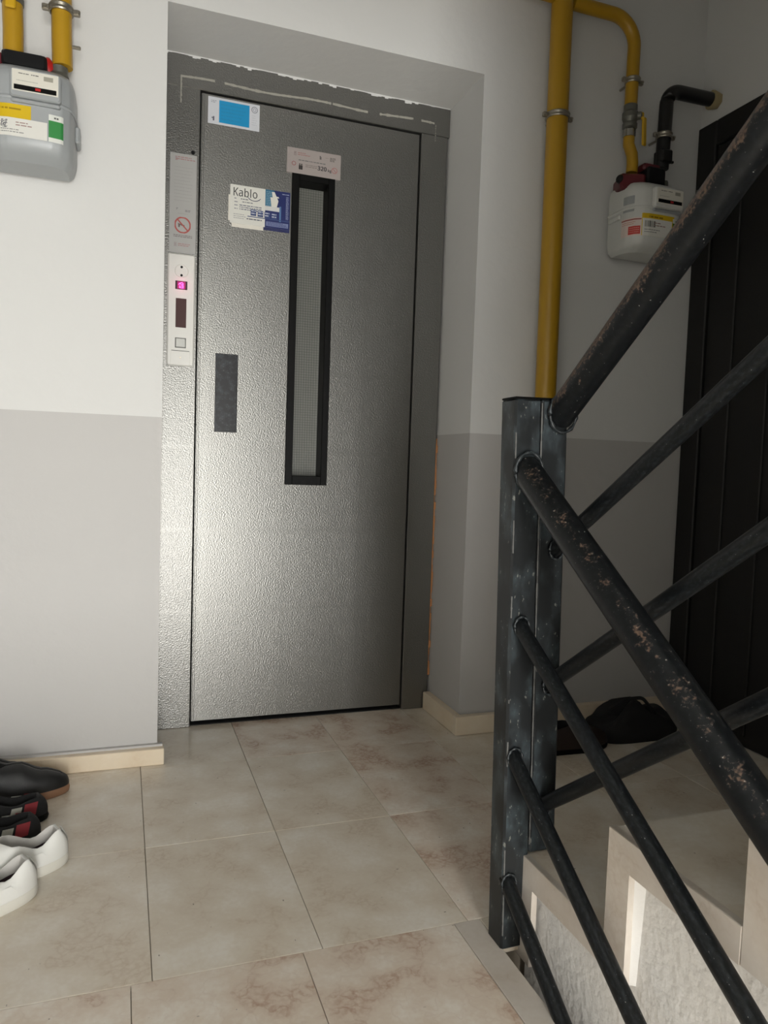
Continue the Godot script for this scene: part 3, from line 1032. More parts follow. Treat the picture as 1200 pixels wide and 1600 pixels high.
	put("pipe_clamp", clamp_ring(Vector3(0, 1.972, 0.085), 0.025, 0.001), M.steel, l)
	put("bleed_screw", bx(Vector3(0.02, 1.885, 0.082), Vector3(0.046, 1.893, 0.09), 0.002), M.steel, l)
	var l2 := thing("gas_pipe", Vector3(-0.368, 0, 0), "yellow gas pipe with a valve above the left meter, nearest the picture edge", "pipe")
	m = Mb.new()
	m.tube([Vector3(0.002, 1.84, 0.085), Vector3(0.002, 1.90, 0.085), Vector3(0.0, 1.96, 0.085)], 0.0235, 20)
	put("connector_tube", m, M.yellow, l2)
	v = Mb.new()
	v.lathe(Vector3(0, 1.958, 0.085), Vector3.UP, [Vector2(0.018, 0), Vector2(0.026, 0.004), Vector2(0.026, 0.016), Vector2(0.021, 0.02), Vector2(0.028, 0.035), Vector2(0.028, 0.05), Vector2(0.024, 0.056), Vector2(0.019, 0.08)], 16)
	put("valve_body", v, M.valve, l2)
	lv = Mb.new()
	lv.box(Vector3(-0.012, 1.935, 0.117), Vector3(0.012, 2.01, 0.124), 0.003)
	lv.lathe(Vector3(0, 1.998, 0.085), Vector3.BACK, [Vector2(0.011, 0), Vector2(0.011, 0.034), Vector2(0, 0.036)], 12)
	put("valve_lever", lv, M.yellow_lever, l2)
	m = Mb.new()
	m.tube([Vector3(0, 2.03, 0.085), Vector3(0, 2.34, 0.085), Vector3(0, CEIL - 0.001, 0.085)], 0.0205, 18)
	put("branch_tube", m, M.yellow, l2)


# ---------------------------------------------------------------- gas meters
# the case is a rounded D in plan; t runs from back left over the front to back right, y up
func shell(t: float, y: float, off := 0.0) -> Vector3:
	var hw := 0.102
	var hh := 0.112
	var prof := [Vector2(-hw, 0.022), Vector2(-hw, 0.085), Vector2(-hw * 0.965, 0.112), Vector2(-hw * 0.84, 0.138), Vector2(-hw * 0.62, 0.155), Vector2(-hw * 0.42, 0.160), Vector2(0, 0.161), Vector2(hw * 0.5, 0.160), Vector2(hw * 0.72, 0.155), Vector2(hw * 0.9, 0.138), Vector2(hw * 0.975, 0.112), Vector2(hw, 0.085), Vector2(hw, 0.022)]
	var f := clampf(t, 0, 1) * (prof.size() - 1)
	var i := mini(int(f), prof.size() - 2)
	var p: Vector2 = prof[i].lerp(prof[i + 1], f - i)
	var tg: Vector2 = (prof[i + 1] - prof[i]).normalized()
	p += Vector2(-tg.y, tg.x) * off
	var e := maxf(0.0, (absf(y) - (hh - 0.045)) / 0.045)
	var s := sqrt(maxf(0.0, 1.0 - e * e * 0.98))
	var sx := lerpf(0.80, 1.0, s)
	var sz := lerpf(0.62, 1.0, s)
	return Vector3(p.x * sx, y, 0.022 + (p.y - 0.022) * sz)


func shell_patch(t0: float, t1: float, y0: float, y1: float, off: float) -> Mb:
	var m := Mb.new()
	var rows := []
	var uvs := []
	for i in 7:
		var row := []
		var ur := []
		for j in 17:
			row.append(shell(lerpf(t0, t1, j / 16.0), lerpf(y1, y0, i / 6.0), off))
			ur.append(Vector2(j / 16.0, i / 6.0))
		rows.append(row)
		uvs.append(ur)
	m.grid(rows, false, 1.0, uvs)
	return m


func meter(at: Vector3, label: String, body_mat: Material, left_one: bool) -> Node3D:
	var g := thing("gas_meter", at, label, "gas meter", "gas meters on the landing wall")
	var m := Mb.new()
	var rows := []
	for i in 25:
		var y := -0.112 + 0.224 * i / 24.0
		var row := []
		for j in 49:
			row.append(shell(j / 48.0, y))
		rows.append(row)
	m.grid(rows, false, -1.0)
	for i in [0, 24]:
		var poly: Array = rows[i].duplicate()
		m.face(poly, Vector3(0, -1 if i == 0 else 1, 0))
	m.box(Vector3(-0.095, -0.10, 0.018), Vector3(0.095, 0.10, 0.024))
	put("meter_case", m, body_mat, g)
	# seam flange round the case
	var fl := Mb.new()
	fl.box(Vector3(-0.109, -0.008, 0.03), Vector3(-0.099, 0.008, 0.09), 0.003)
	fl.box(Vector3(0.099, -0.035, 0.03), Vector3(0.112, 0.005, 0.09), 0.004)
	var fr := []
	for s in [[0.001, -0.0045], [0.0035, -0.002], [0.0035, 0.002], [0.001, 0.0045]]:
		var row := []
		for j in 49:
			row.append(shell(j / 48.0, 0.020 + s[1], s[0]))
		fr.append(row)
	fl.grid(fr, false, -1.0)
	put("seam_flange", fl, body_mat, g)
	# index box with its counter
	var ib := Mb.new()
	ib.prism(rounded(0.018, 0.05, 0.112, 0.066, 0.008), 0.15, 0.176, 0.004)
	var ix := put("index_box", ib, body_mat, g)
	var im := blank(220, 120, Color(0.86, 0.85, 0.80))
	dashes(im, 30, 18, 80, 26, 12, 5, Color(0.45, 0.45, 0.43))
	dashes(im, 90, 18, 125, 26, 12, 5, Color(0.35, 0.35, 0.34))
	im.fill_rect(Rect2i(150, 16, 45, 26), Color(0.62, 0.61, 0.56))
	dashes(im, 20, 60, 130, 66, 12, 3, Color(0.6, 0.6, 0.58))
	put("index_plate", plate(-0.032, 0.068, 0.030, 0.078, 0.176, 0.0012), printed(im), ix)
	tag(put("counter_window", bx(Vector3(-0.028, 0.0325, 0.1765), Vector3(0.064, 0.0435, 0.1785), 0.0008), M.black, ix), "black counter window", "")
	put("counter_digit", bx(Vector3(0.018, 0.035, 0.178), Vector3(0.030, 0.041, 0.1788), 0.0003), M.red, ix)
	put("index_ledge", bx(Vector3(-0.036, 0.008, 0.15), Vector3(0.072, 0.0165, 0.170), 0.003), M.meter_grey, ix)
	# printed stickers low on the case
	if left_one:
		im = blank(160, 90, Color(0.83, 0.70, 0.10))
		dashes(im, 12, 14, 150, 30, 14, 6, Color(0.62, 0.50, 0.05))
		dashes(im, 12, 50, 120, 80, 16, 4, Color(0.66, 0.54, 0.06))
		put("yellow_sticker", shell_patch(0.15, 0.512, -0.054, 0.004, 0.0006), printed(im), g)
	else:
		im = blank(160, 90, Color(0.86, 0.80, 0.77))
		im.fill_rect(Rect2i(0, 6, 160, 6), Color(0.60, 0.33, 0.30))
		dashes(im, 8, 20, 150, 38, 9, 3, Color(0.75, 0.5, 0.47))
		im.fill_rect(Rect2i(66, 42, 88, 40), Color(0.76, 0.25, 0.22))
		dashes(im, 72, 50, 148, 78, 10, 3, Color(0.86, 0.6, 0.56))
		tag(put("red_sticker", shell_patch(0.11, 0.315, -0.07, -0.012, 0.0006), printed(im), g), "white sticker printed with a red block", "")
		im = blank(180, 90, Color(0.84, 0.70, 0.12))
		dashes(im, 60, 10, 140, 18, 12, 6, Color(0.55, 0.42, 0.05))
		put("yellow_sticker", shell_patch(0.318, 0.585, -0.070, 0.0, 0.0006), printed(im), g)
		for p in [[0.118, 0.022, 0.048], [0.118, -0.002, 0.014]]:
			put("vent_plate", shell_patch(0.125, 0.245, p[0] - 0.118 + p[1] + 0.01, p[2] + 0.01, 0.0010), M.meter_grey, g)
	im = blank(200, 90, Color(0.86, 0.855, 0.83))
	if left_one:
		for k in 12:
			for j in 10:
				if rng.randf() < 0.55:
					im.fill_rect(Rect2i(20 + k * 4, 12 + j * 4, 4, 4), Color(0.4, 0.4, 0.42))
	else:
		for k in 22:
			im.fill_rect(Rect2i(22 + k * 4, 12, rng.randi_range(1, 3), 32), Color(0.2, 0.2, 0.2))
	dashes(im, 100, 18, 165, 44, 13, 5, Color(0.6, 0.5, 0.48))
	dashes(im, 20, 56, 160, 80, 12, 4, Color(0.5, 0.5, 0.5))
	put("white_sticker", shell_patch(0.325 if not left_one else 0.33, 0.57, -0.070, -0.016 if not left_one else -0.028, 0.0011), printed(im), g)
	im = blank(80, 100, Color(0.86, 0.87, 0.84))
	var gr := Color(0.22, 0.53, 0.28) if left_one else Color(0.30, 0.47, 0.16)
	im.fill_rect(Rect2i(0, 22, 80, 62), gr)
	dashes(im, 24, 8, 58, 14, 10, 6, Color(0.3, 0.32, 0.3))
	put("green_sticker", shell_patch(0.575, 0.685, -0.070, -0.006, 0.0008), printed(im), g)
	# pipe connections and the dark regulator between them
	for s in [-1.0, 1.0]:
		var nt := Mb.new()
		nt.lathe(Vector3(s * 0.062, 0.095, 0.082 if left_one else 0.075), Vector3.UP, [Vector2(0.020, 0), Vector2(0.026, 0.004), Vector2(0.026, 0.022), Vector2(0.022, 0.030), Vector2(0.022, 0.046)], 8)
		put("union_nut", nt, M.valve if s > 0 else M.dark_red, g)
	var rg := Mb.new()
	if left_one:
		rg.prism(rounded(-0.012, 0.126, 0.10, 0.036, 0.008), 0.045, 0.128, 0.006)
		tag(put("regulator", rg, M.black_plastic, g), "black plastic block between the pipe nuts", "")
		var rc := Mb.new()
		rc.lathe(Vector3(0.032, 0.135, 0.085), Vector3(-0.5, 0.5, 0.35).normalized(), [Vector2(0.022, -0.01), Vector2(0.022, 0.012), Vector2(0.018, 0.016), Vector2(0, 0.016)], 16)
		tag(put("red_cap", rc, M.red, g), "bright red cap", "")
		var rb := Mb.new()
		rb.prism(rounded(-0.085, 0.122, 0.05, 0.03, 0.006), 0.05, 0.12, 0.004)
		put("pipe_block", rb, M.dark_red, g)
	else:
		rg.prism(rounded(0.012, 0.132, 0.072, 0.075, 0.012), 0.03, 0.115, 0.006)
		tag(put("regulator", rg, M.black_plastic, g), "black plastic regulator block", "")
		var rb := Mb.new()
		rb.tf = Transform3D(Basis(Vector3.UP, -0.35), Vector3(-0.062, 0.112, 0.07))
		rb.prism(rounded(0, 0, 0.082, 0.052, 0.010), -0.04, 0.045, 0.008)
		tag(put("pipe_block", rb, M.dark_red, g), "dark red inlet block", "")
		var kb := Mb.new()
		kb.lathe(Vector3(-0.10, 0.118, 0.085), Vector3(-1, 0.25, 0.2).normalized(), [Vector2(0.014, -0.01), Vector2(0.014, 0.016), Vector2(0.010, 0.02), Vector2(0, 0.02)], 14)
		put("inlet_knob", kb, M.black_plastic, g)
		var rd := Mb.new()
		rd.prism(rounded(0.004, 0.172, 0.07, 0.024, 0.010), 0.035, 0.10, 0.006)
		put("regulator_cap", rd, M.dark_red, g)
	return g


func plate(x0: float, x1: float, y0: float, y1: float, z: float, th: float) -> Mb:
	var m := Mb.new()
	m.face([Vector3(x0, y1, z + th), Vector3(x1, y1, z + th), Vector3(x1, y0, z + th), Vector3(x0, y0, z + th)], Vector3.BACK, [Vector2(0, 0), Vector2(1, 0), Vector2(1, 1), Vector2(0, 1)])
	var e := Vector2(0.004, 0.5)
	m.face([Vector3(x0, y0, z), Vector3(x0, y0, z + th), Vector3(x0, y1, z + th), Vector3(x0, y1, z)], Vector3.LEFT, [e, e, e, e])
	m.face([Vector3(x1, y0, z), Vector3(x1, y0, z + th), Vector3(x1, y1, z + th), Vector3(x1, y1, z)], Vector3.RIGHT, [e, e, e, e])
	m.face([Vector3(x0, y0, z), Vector3(x1, y0, z), Vector3(x1, y0, z + th), Vector3(x0, y0, z + th)], Vector3.DOWN, [e, e, e, e])
	m.face([Vector3(x0, y1, z), Vector3(x1, y1, z), Vector3(x1, y1, z + th), Vector3(x0, y1, z + th)], Vector3.UP, [e, e, e, e])
	m.face([Vector3(x0, y1, z), Vector3(x1, y1, z), Vector3(x1, y0, z), Vector3(x0, y0, z)], Vector3.FORWARD, [e, e, e, e])
	return m


func meters() -> void:
	meter(Vector3(-0.325, 1.692, 0.0), "grey gas meter at the upper left with yellow and green stickers", M.meter_grey, true)
	meter(Vector3(1.522, 1.702, 0.0), "white gas meter near the black door with dark red inlet block", M.meter, false)


# ---------------------------------------------------------------- call panel on the frame
func call_panel() -> void:
	var zf := -NICHE_D + 0.006
	var p := thing("call_panel", Vector3(0.063, 1.157, zf), "white lift call panel with glowing magenta floor display", "call panel")
	put("panel_plate", bx(Vector3(-0.041, 0, 0.0), Vector3(0.041, 0.343, 0.012), 0.004), M.white_plastic, p)
	# round emblem with two key holes
	var em := Mb.new()
	em.lathe(Vector3(0.0, 0.290, 0.0117), Vector3.BACK, [Vector2(0.0, 0.0012), Vector2(0.018, 0.0012), Vector2(0.0188, 0.0024), Vector2(0.0202, 0.0024), Vector2(0.021, 0.0)], 30)
	var emb := put("round_emblem", em, M.white_plastic, p)
	for y in [0.302, 0.277]:
		put("key_hole", cyl(Vector3(0.0, y, 0.0127), Vector3.BACK, 0.0038, 0.001, 12), M.gap, emb)
	var ds := put("display", bx(Vector3(-0.018, 0.234, 0.0115), Vector3(0.018, 0.260, 0.0128), 0.0006), mat(Color(0.16, 0.03, 0.12), 0.2), p)
	var glow := mat(Color(0.45, 0.03, 0.30), 0.5)
	glow.emission_enabled = true
	glow.emission = Color(0.85, 0.02, 0.50)
	glow.emission_energy_multiplier = 0.42
	put("lit_screen", bx(Vector3(-0.0125, 0.2355, 0.0127), Vector3(0.0125, 0.2585, 0.0131)), glow, ds)
	var hot := mat(Color(1.0, 0.55, 0.9), 0.5)
	hot.emission_enabled = true
	hot.emission = Color(1.0, 0.38, 0.86)
	hot.emission_energy_multiplier = 1.0
	var sg := Mb.new()
	# two stacked curled digits, lying on their side
	for s in [[-0.002, 0.2535, 0.006, 0.0016, 0.35], [0.0045, 0.250, 0.0018, 0.005, 0.0], [-0.0055, 0.2500, 0.004, 0.0015, 0.6], [0.001, 0.2485, 0.004, 0.0014, -0.3], [-0.005, 0.2428, 0.0018, 0.004, 0.0], [0.000, 0.2388, 0.0065, 0.0016, 0.0], [0.005, 0.2420, 0.0018, 0.0055, 0.0], [0.0015, 0.2445, 0.0035, 0.0014, 0.4]]:
		sg.tf = Transform3D(Basis(Vector3.BACK, s[4]), Vector3(s[0], s[1], 0.0131))
		sg.box(Vector3(-s[2], -s[3] * 0.7, 0), Vector3(s[2], s[3] * 0.7, 0.0004))
	put("floor_digit", sg, hot, ds)
	var dl := OmniLight3D.new()
	dl.name = "display_light"
	dl.light_color = Color(1.0, 0.15, 0.6)
	dl.light_energy = 0.0006
	dl.light_size = 0.012
	dl.omni_range = 8.0
	dl.omni_attenuation = 2.0
	dl.shadow_enabled = true
	dl.position = Vector3(0, 0.247, 0.022)
	p.add_child(dl)
	tag(put("sensor_strip", bx(Vector3(-0.016, 0.118, 0.0115), Vector3(0.016, 0.207, 0.0128), 0.0005), M.sensor, p), "dark brown reader strip", "")
	var bt := put("button_rim", bx(Vector3(-0.0165, 0.0555, 0.0115), Vector3(0.0165, 0.0865, 0.0128), 0.0008), M.weld, p)
	put("call_button", bx(Vector3(-0.0145, 0.0575, 0.0122), Vector3(0.0145, 0.0845, 0.0148), 0.002), M.button, bt)
	var lc := put("lower_cover", bx(Vector3(-0.029, 0.003, 0.0115), Vector3(0.029, 0.046, 0.0128), 0.0007), M.white_plastic, p)
	put("cover_line", bx(Vector3(-0.027, 0.0455, 0.012), Vector3(0.027, 0.0475, 0.0132)), M.weld, lc)
	put("screw", cyl(Vector3(0, 0.026, 0.0125), Vector3.BACK, 0.0028, 0.001, 12), M.steel, lc)


func lettering(text: String, size: float, m: Material, parent: Node, at: Vector3, bold := false) -> MeshInstance3D:
	var tm := TextMesh.new()
	var f := SystemFont.new()
	f.font_names = PackedStringArray(["Droid Sans"])
	if bold:
		f.font_weight = 700
	tm.font = f
	tm.text = text
	tm.font_size = 32
	tm.pixel_size = size / 32.0
	tm.depth = 0.0004
	var o := MeshInstance3D.new()
	o.name = "lettering" if not parent.has_node("lettering") else child_number(parent, "lettering")
	o.mesh = tm
	o.material_override = m
	o.position = at
	parent.add_child(o, true)
	return o


# ---------------------------------------------------------------- notices stuck on the lift door
func notices() -> void:
	var zl := -NICHE_D - 0.004
	var ink := mat(Color(0.13, 0.13, 0.15), 0.5)
	var navy := mat(Color(0.10, 0.13, 0.33), 0.5)
	var th := 0.0006
	# blue and white notice, top left of the leaf
	var n := thing("notice", Vector3(0.216, 1.914, zl), "white notice with a blue centre at the top of the lift door", "notice")
	var im := blank(320, 164, Color(0.80, 0.81, 0.83))
	im.fill_rect(Rect2i(68, 14, 188, 136), Color(0.12, 0.56, 0.76))
	dashes(im, 80, 36, 245, 140, 22, 4, Color(0.17, 0.51, 0.69), 0.9)
	dashes(im, 18, 20, 50, 40, 9, 4, Color(0.55, 0.56, 0.6))
	im.fill_rect(Rect2i(30, 118, 9, 26), Color(0.35, 0.35, 0.4))
	im.fill_rect(Rect2i(22, 124, 12, 6), Color(0.35, 0.35, 0.4))
	ring(im, 288, 34, 18, 4, Color(0.45, 0.46, 0.5))
	ring(im, 288, 34, 9, 3, Color(0.5, 0.5, 0.55))
	dashes(im, 270, 70, 305, 140, 14, 3, Color(0.70, 0.71, 0.74))
	put("paper", plate(-0.08, 0.08, 0, 0.081, 0.0, th), printed(im), n)
	# capacity plate over the window
	var c := thing("notice", Vector3(0.476, 1.804, zl), "dull grey load plate reading 320 kg above the lift window", "notice")
	im = blank(360, 164, Color(0.62, 0.585, 0.57))
	dashes(im, 70, 26, 150, 50, 12, 5, Color(0.60, 0.42, 0.41))
	dashes(im, 45, 24, 60, 50, 7, 4, Color(0.48, 0.42, 0.42))
	dashes(im, 216, 26, 228, 52, 6, 5, Color(0.34, 0.32, 0.32))
	dashes(im, 255, 32, 275, 40, 7, 3, Color(0.5, 0.47, 0.46))
	dashes(im, 286, 26, 325, 56, 7, 5, Color(0.42, 0.40, 0.39))
	dashes(im, 76, 72, 280, 80, 9, 6, Color(0.40, 0.40, 0.40), 1.0)
	ring(im, 45, 102, 12, 4, Color(0.55, 0.33, 0.33))
	ring(im, 318, 108, 18, 5, Color(0.62, 0.44, 0.43), true)
	dashes(im, 122, 98, 205, 122, 11, 5, Color(0.48, 0.45, 0.43))
	for k in 2:
		im.fill_rect(Rect2i(80 + k * 13, 98, 8, 8), Color(0.16, 0.15, 0.15))
		im.fill_rect(Rect2i(78 + k * 13, 108, 12, 28), Color(0.16, 0.15, 0.15))
	put("plate", plate(-0.0895, 0.0895, 0.0, 0.079, 0.0, 0.0062), printed(im), c)
	lettering("320", 0.019, ink, c, Vector3(0.027, 0.0265, 0.0063), true)
	lettering("kg", 0.011, ink, c, Vector3(0.052, 0.0235, 0.0063), true)
	# torn cable company sticker
	var s := thing("sticker", Vector3(0.303, 1.609, zl), "torn white and blue sticker reading Kablo left of the lift window", "sticker")
	im = blank(400, 272, Color(0.845, 0.84, 0.81))
	var blue := Color(0.13, 0.17, 0.38)
	var teal := Color(0.22, 0.42, 0.53)
	im.fill_rect(Rect2i(232, 0, 168, 272), blue)
	im.fill_rect(Rect2i(232, 0, 60, 150), teal)
	dashes(im, 238, 14, 282, 140, 12, 4, Color(0.55, 0.68, 0.74), 0.95)
	for k in 110:      # white paper left where the print is torn away
		var w: int = 52 - absi(k - 60) / 3
		im.fill_rect(Rect2i(276 + (0 if k < 40 else -14) + k / 9, 12 + k, w - (14 if k < 30 else 0), 1), Color(0.85, 0.84, 0.80))
	im.fill_rect(Rect2i(232, 118, 96, 32), Color(0.80, 0.80, 0.79))
	im.fill_rect(Rect2i(328, 110, 12, 110), Color(0.33, 0.46, 0.62))
	dashes(im, 372, 34, 390, 200, 7, 3, Color(0.62, 0.65, 0.75), 1.0)
	dashes(im, 345, 16, 392, 22, 7, 5, Color(0.62, 0.65, 0.75), 1.0)
	dashes(im, 70, 92, 120, 100, 12, 6, Color(0.35, 0.36, 0.40))
	dashes(im, 80, 112, 180, 120, 12, 6, Color(0.42, 0.43, 0.46))
	dashes(im, 28, 92, 50, 190, 24, 6, Color(0.5, 0.5, 0.55))
	dashes(im, 62, 136, 220, 182, 14, 6, Color(0.35, 0.37, 0.44), 0.9)
	for k in 4:         # the phone number boxes
		im.fill_rect(Rect2i(136 + k * 46, 158 + k * 2, 38, 44), Color(0.22, 0.28, 0.45))
		dashes(im, 140 + k * 46, 164 + k * 2, 170 + k * 46, 198, 18, 7, Color(0.78, 0.79, 0.82), 1.0)
	im.fill_rect(Rect2i(116, 208, 284, 6), Color(0.25, 0.30, 0.47))
	dashes(im, 24, 204, 110, 240, 14, 4, Color(0.55, 0.55, 0.57), 0.9)
	dashes(im, 110, 226, 215, 236, 12, 7, Color(0.3, 0.32, 0.38), 0.9)
	im.fill_rect(Rect2i(240, 228, 150, 32), Color(0.45, 0.49, 0.63))
	dashes(im, 250, 232, 384, 258, 9, 4, Color(0.22, 0.25, 0.45), 0.95)
	put("paper", plate(-0.094, 0.098, 0.012, 0.131, 0.0, th), printed(im), s)
	put("paper_scrap", plate(-0.099, -0.0942, 0.018, 0.098, 0.0, th), M.label_cream, s)
	put("paper_scrap", plate(-0.088, 0.012, 0.0, 0.0118, 0.0, th), M.label_cream, s)
	put("paper_scrap", plate(0.014, 0.098, 0.003, 0.0118, 0.0, th), navy, s)
	var word := lettering("Kablo", 0.034, ink, s, Vector3(-0.047, 0.1085, th + 0.0001))
	word.scale = Vector3(0.92, 1, 1)
	var ar := Mb.new()
	for k in 7:
		var a := PI * (1.25 + 0.5 * k / 6.0)
		ar.tf = Transform3D(Basis(Vector3.BACK, a + PI / 2), Vector3(-0.018 + 0.024 * cos(a), 0.1085 + 0.020 * sin(a), th))
		ar.box(Vector3(-0.0048, -0.0009, 0), Vector3(0.0048, 0.0009, 0.0003))
	put("smile_mark", ar, navy, s)
	# long plate with the no smoking sign on the left frame post
	var l := thing("notice", Vector3(0.0645, 1.505, -NICHE_D + 0.006), "long grey notice with red no smoking sign on the frame post", "notice")
	im = blank(160, 596, Color(0.66, 0.655, 0.645))
	dashes(im, 34, 18, 150, 44, 12, 6, Color(0.64, 0.50, 0.49), 0.95)
	dashes(im, 30, 18, 44, 44, 9, 6, Color(0.6, 0.52, 0.51))
	dashes(im, 26, 80, 140, 300, 20, 3, Color(0.61, 0.605, 0.595), 0.9)
	dashes(im, 40, 326, 50, 340, 7, 5, Color(0.52, 0.51, 0.51))
	dashes(im, 94, 334, 126, 350, 7, 5, Color(0.52, 0.51, 0.51), 1.0)
	dashes(im, 50, 358, 116, 362, 8, 2, Color(0.55, 0.54, 0.53), 1.0)
	for k in 40:
		im.fill_rect(Rect2i(52 + k, 418 + k / 4, 1, 9), Color(0.45, 0.40, 0.38))
	im.fill_rect(Rect2i(54, 426, 9, 16), Color(0.36, 0.30, 0.29))
	ring(im, 80, 428, 46, 9, Color(0.66, 0.31, 0.29), true)
	dashes(im, 26, 488, 140, 506, 9, 5, Color(0.48, 0.46, 0.45), 1.0)
	dashes(im, 30, 536, 44, 566, 9, 5, Color(0.56, 0.50, 0.50))
	dashes(im, 54, 540, 126, 562, 10, 5, Color(0.64, 0.50, 0.49), 1.0)
	put("plate", plate(-0.0395, 0.0395, 0.0, 0.298, 0.0, 0.002), printed(im), l)


# ---------------------------------------------------------------- shoes
func outline(L: float, W: float, t: float, toe_narrow: float) -> float:
	var e := pow(maxf(0.0, 1.0 - pow(absf(2.0 * t - 1.0), 3.0)), 0.5)
	var ball := 0.82 + 0.18 * smoothstep(0.25, 0.7, t) - toe_narrow * smoothstep(0.75, 1.0, t)
	return W * 0.5 * e * ball


func ring_pts(L: float, W: float, toe_narrow: float, N: int) -> Array:
	var r := []
	for k in N:
		var a := TAU * k / N
		var t := 0.5 - 0.5 * cos(a)
		var z := outline(L, W, t, toe_narrow) * (1.0 if sin(a) >= 0 else -1.0)
		r.append(Vector2(t * L, z))
	return r


func lerp_table(tb: Array, t: float) -> float:
	for k in tb.size() - 1:
		if t <= tb[k + 1].x:
			var f: float = (t - tb[k].x) / (tb[k + 1].x - tb[k].x)
			f = f * f * (3 - 2 * f)
			return lerpf(tb[k].y, tb[k + 1].y, f)
	return tb[-1].y


# heel at x = 0, toe at x = L, standing on y = 0
func make_shoe(called: String, label: String, group: String, L: float, W: float, sole_h: float, tops: Array, open_to: float, toe_narrow: float, mats: Dictionary, at: Vector3, turn: float) -> Node3D:
	var g := thing(called, at, label, "shoe", group)
	g.rotation.y = turn
	var N := 56
	var base := ring_pts(L, W, toe_narrow, N)
	# sole
	var rows := []
	for e in [[0.004, 0.0], [0.0, 0.0025], [-0.002, sole_h * 0.5], [0.0, sole_h - 0.002], [0.003, sole_h], [0.02, sole_h + 0.0005]]:
		var row := []
		for k in N:
			var c := Vector2(L / 2, 0)
			var q: Vector2 = base[k] + (c - base[k]).normalized() * e[0]
			row.append(Vector3(q.x, e[1], q.y))
		rows.append(row)
	var m := Mb.new()
	m.grid(rows, true, 1.0)
	m.face(rows[0], Vector3.DOWN)
	put("sole", m, mats.sole, g)
	# upper
	rows = []
	var tgt := []
	var hts := []
	for k in N:
		var t: float = base[k].x / L
		var h := lerp_table(tops, t)
		var open := 1.0 - smoothstep(open_to - 0.06, open_to + 0.03, t)
		var cx := clampf(base[k].x, L * 0.05, L * 0.93)
		var inset := Vector2(lerpf(cx, L * 0.3, 0.10), base[k].y * 0.66)
		var mid := Vector2(cx, base[k].y * 0.06)
		tgt.append(mid.lerp(inset, open))
		hts.append(h)
	var V := 12
	for i in V + 1:
		var v := float(i) / V
		var row := []
		for k in N:
			var t: float = base[k].x / L
			var open := 1.0 - smoothstep(open_to - 0.06, open_to + 0.03, t)
			var pw := lerpf(2.2, 2.8, open)
			var q: Vector2 = base[k].lerp(tgt[k], pow(v, pw))
			var y: float = sole_h - 0.001 + (hts[k] - sole_h) * lerpf(sin(v * PI / 2), v, open * 0.8)
			row.append(Vector3(q.x, y, q.y))
		rows.append(row)
	# rolled collar
	var row2 := []
	for k in N:
		var q: Vector2 = tgt[k].lerp(Vector2(L * 0.3, 0), 0.07)
		row2.append(Vector3(q.x, hts[k] - 0.0015, q.y))
	rows.append(row2)
	m = Mb.new()
	m.grid(rows, true, 1.0)
	put("upper", m, mats.upper, g)
	# lining down to the insole
	var ins := [row2]
	for e in [[0.12, 0.75], [0.14, 0.4], [0.16, 0.08], [0.6, 0.05]]:
		var row := []
		for k in N:
			var q: Vector2 = tgt[k].lerp(Vector2(L * 0.3, 0), e[0])
			row.append(Vector3(q.x, lerpf(sole_h + 0.004, hts[k] - 0.003, e[1]) - 0.002, q.y))
		ins.append(row)
	m = Mb.new()
	m.grid(ins.slice(0, 3), true, 1.0)
	put("lining", m, mats.lining, g)
	m = Mb.new()
	m.grid(ins.slice(2, 5), true, 1.0)
	put("insole", m, mats.insole, g)
	return g


# a strip laid on the side of a shoe
func side_patch(L: float, W: float, toe_narrow: float, t0: float, t1: float, y0: float, y1: float, side: float, slant := 0.0) -> Mb:
	var m := Mb.new()
	var rows := []
	for i in 4:
		var row := []
		for j in 9:
			var t := lerpf(t0, t1, j / 8.0) + slant * i / 3.0
			var f := i / 3.0
			var y := lerpf(y0, y1, f)
			var z := (outline(L, W, t, toe_narrow) * (1.0 - 0.34 * pow(clampf(y / 0.075, 0, 1), 2.8)) + 0.0012) * side
			row.append(Vector3(t * L, y, z))
		rows.append(row)
	m.grid(rows, false, side * 1.0)
	return m


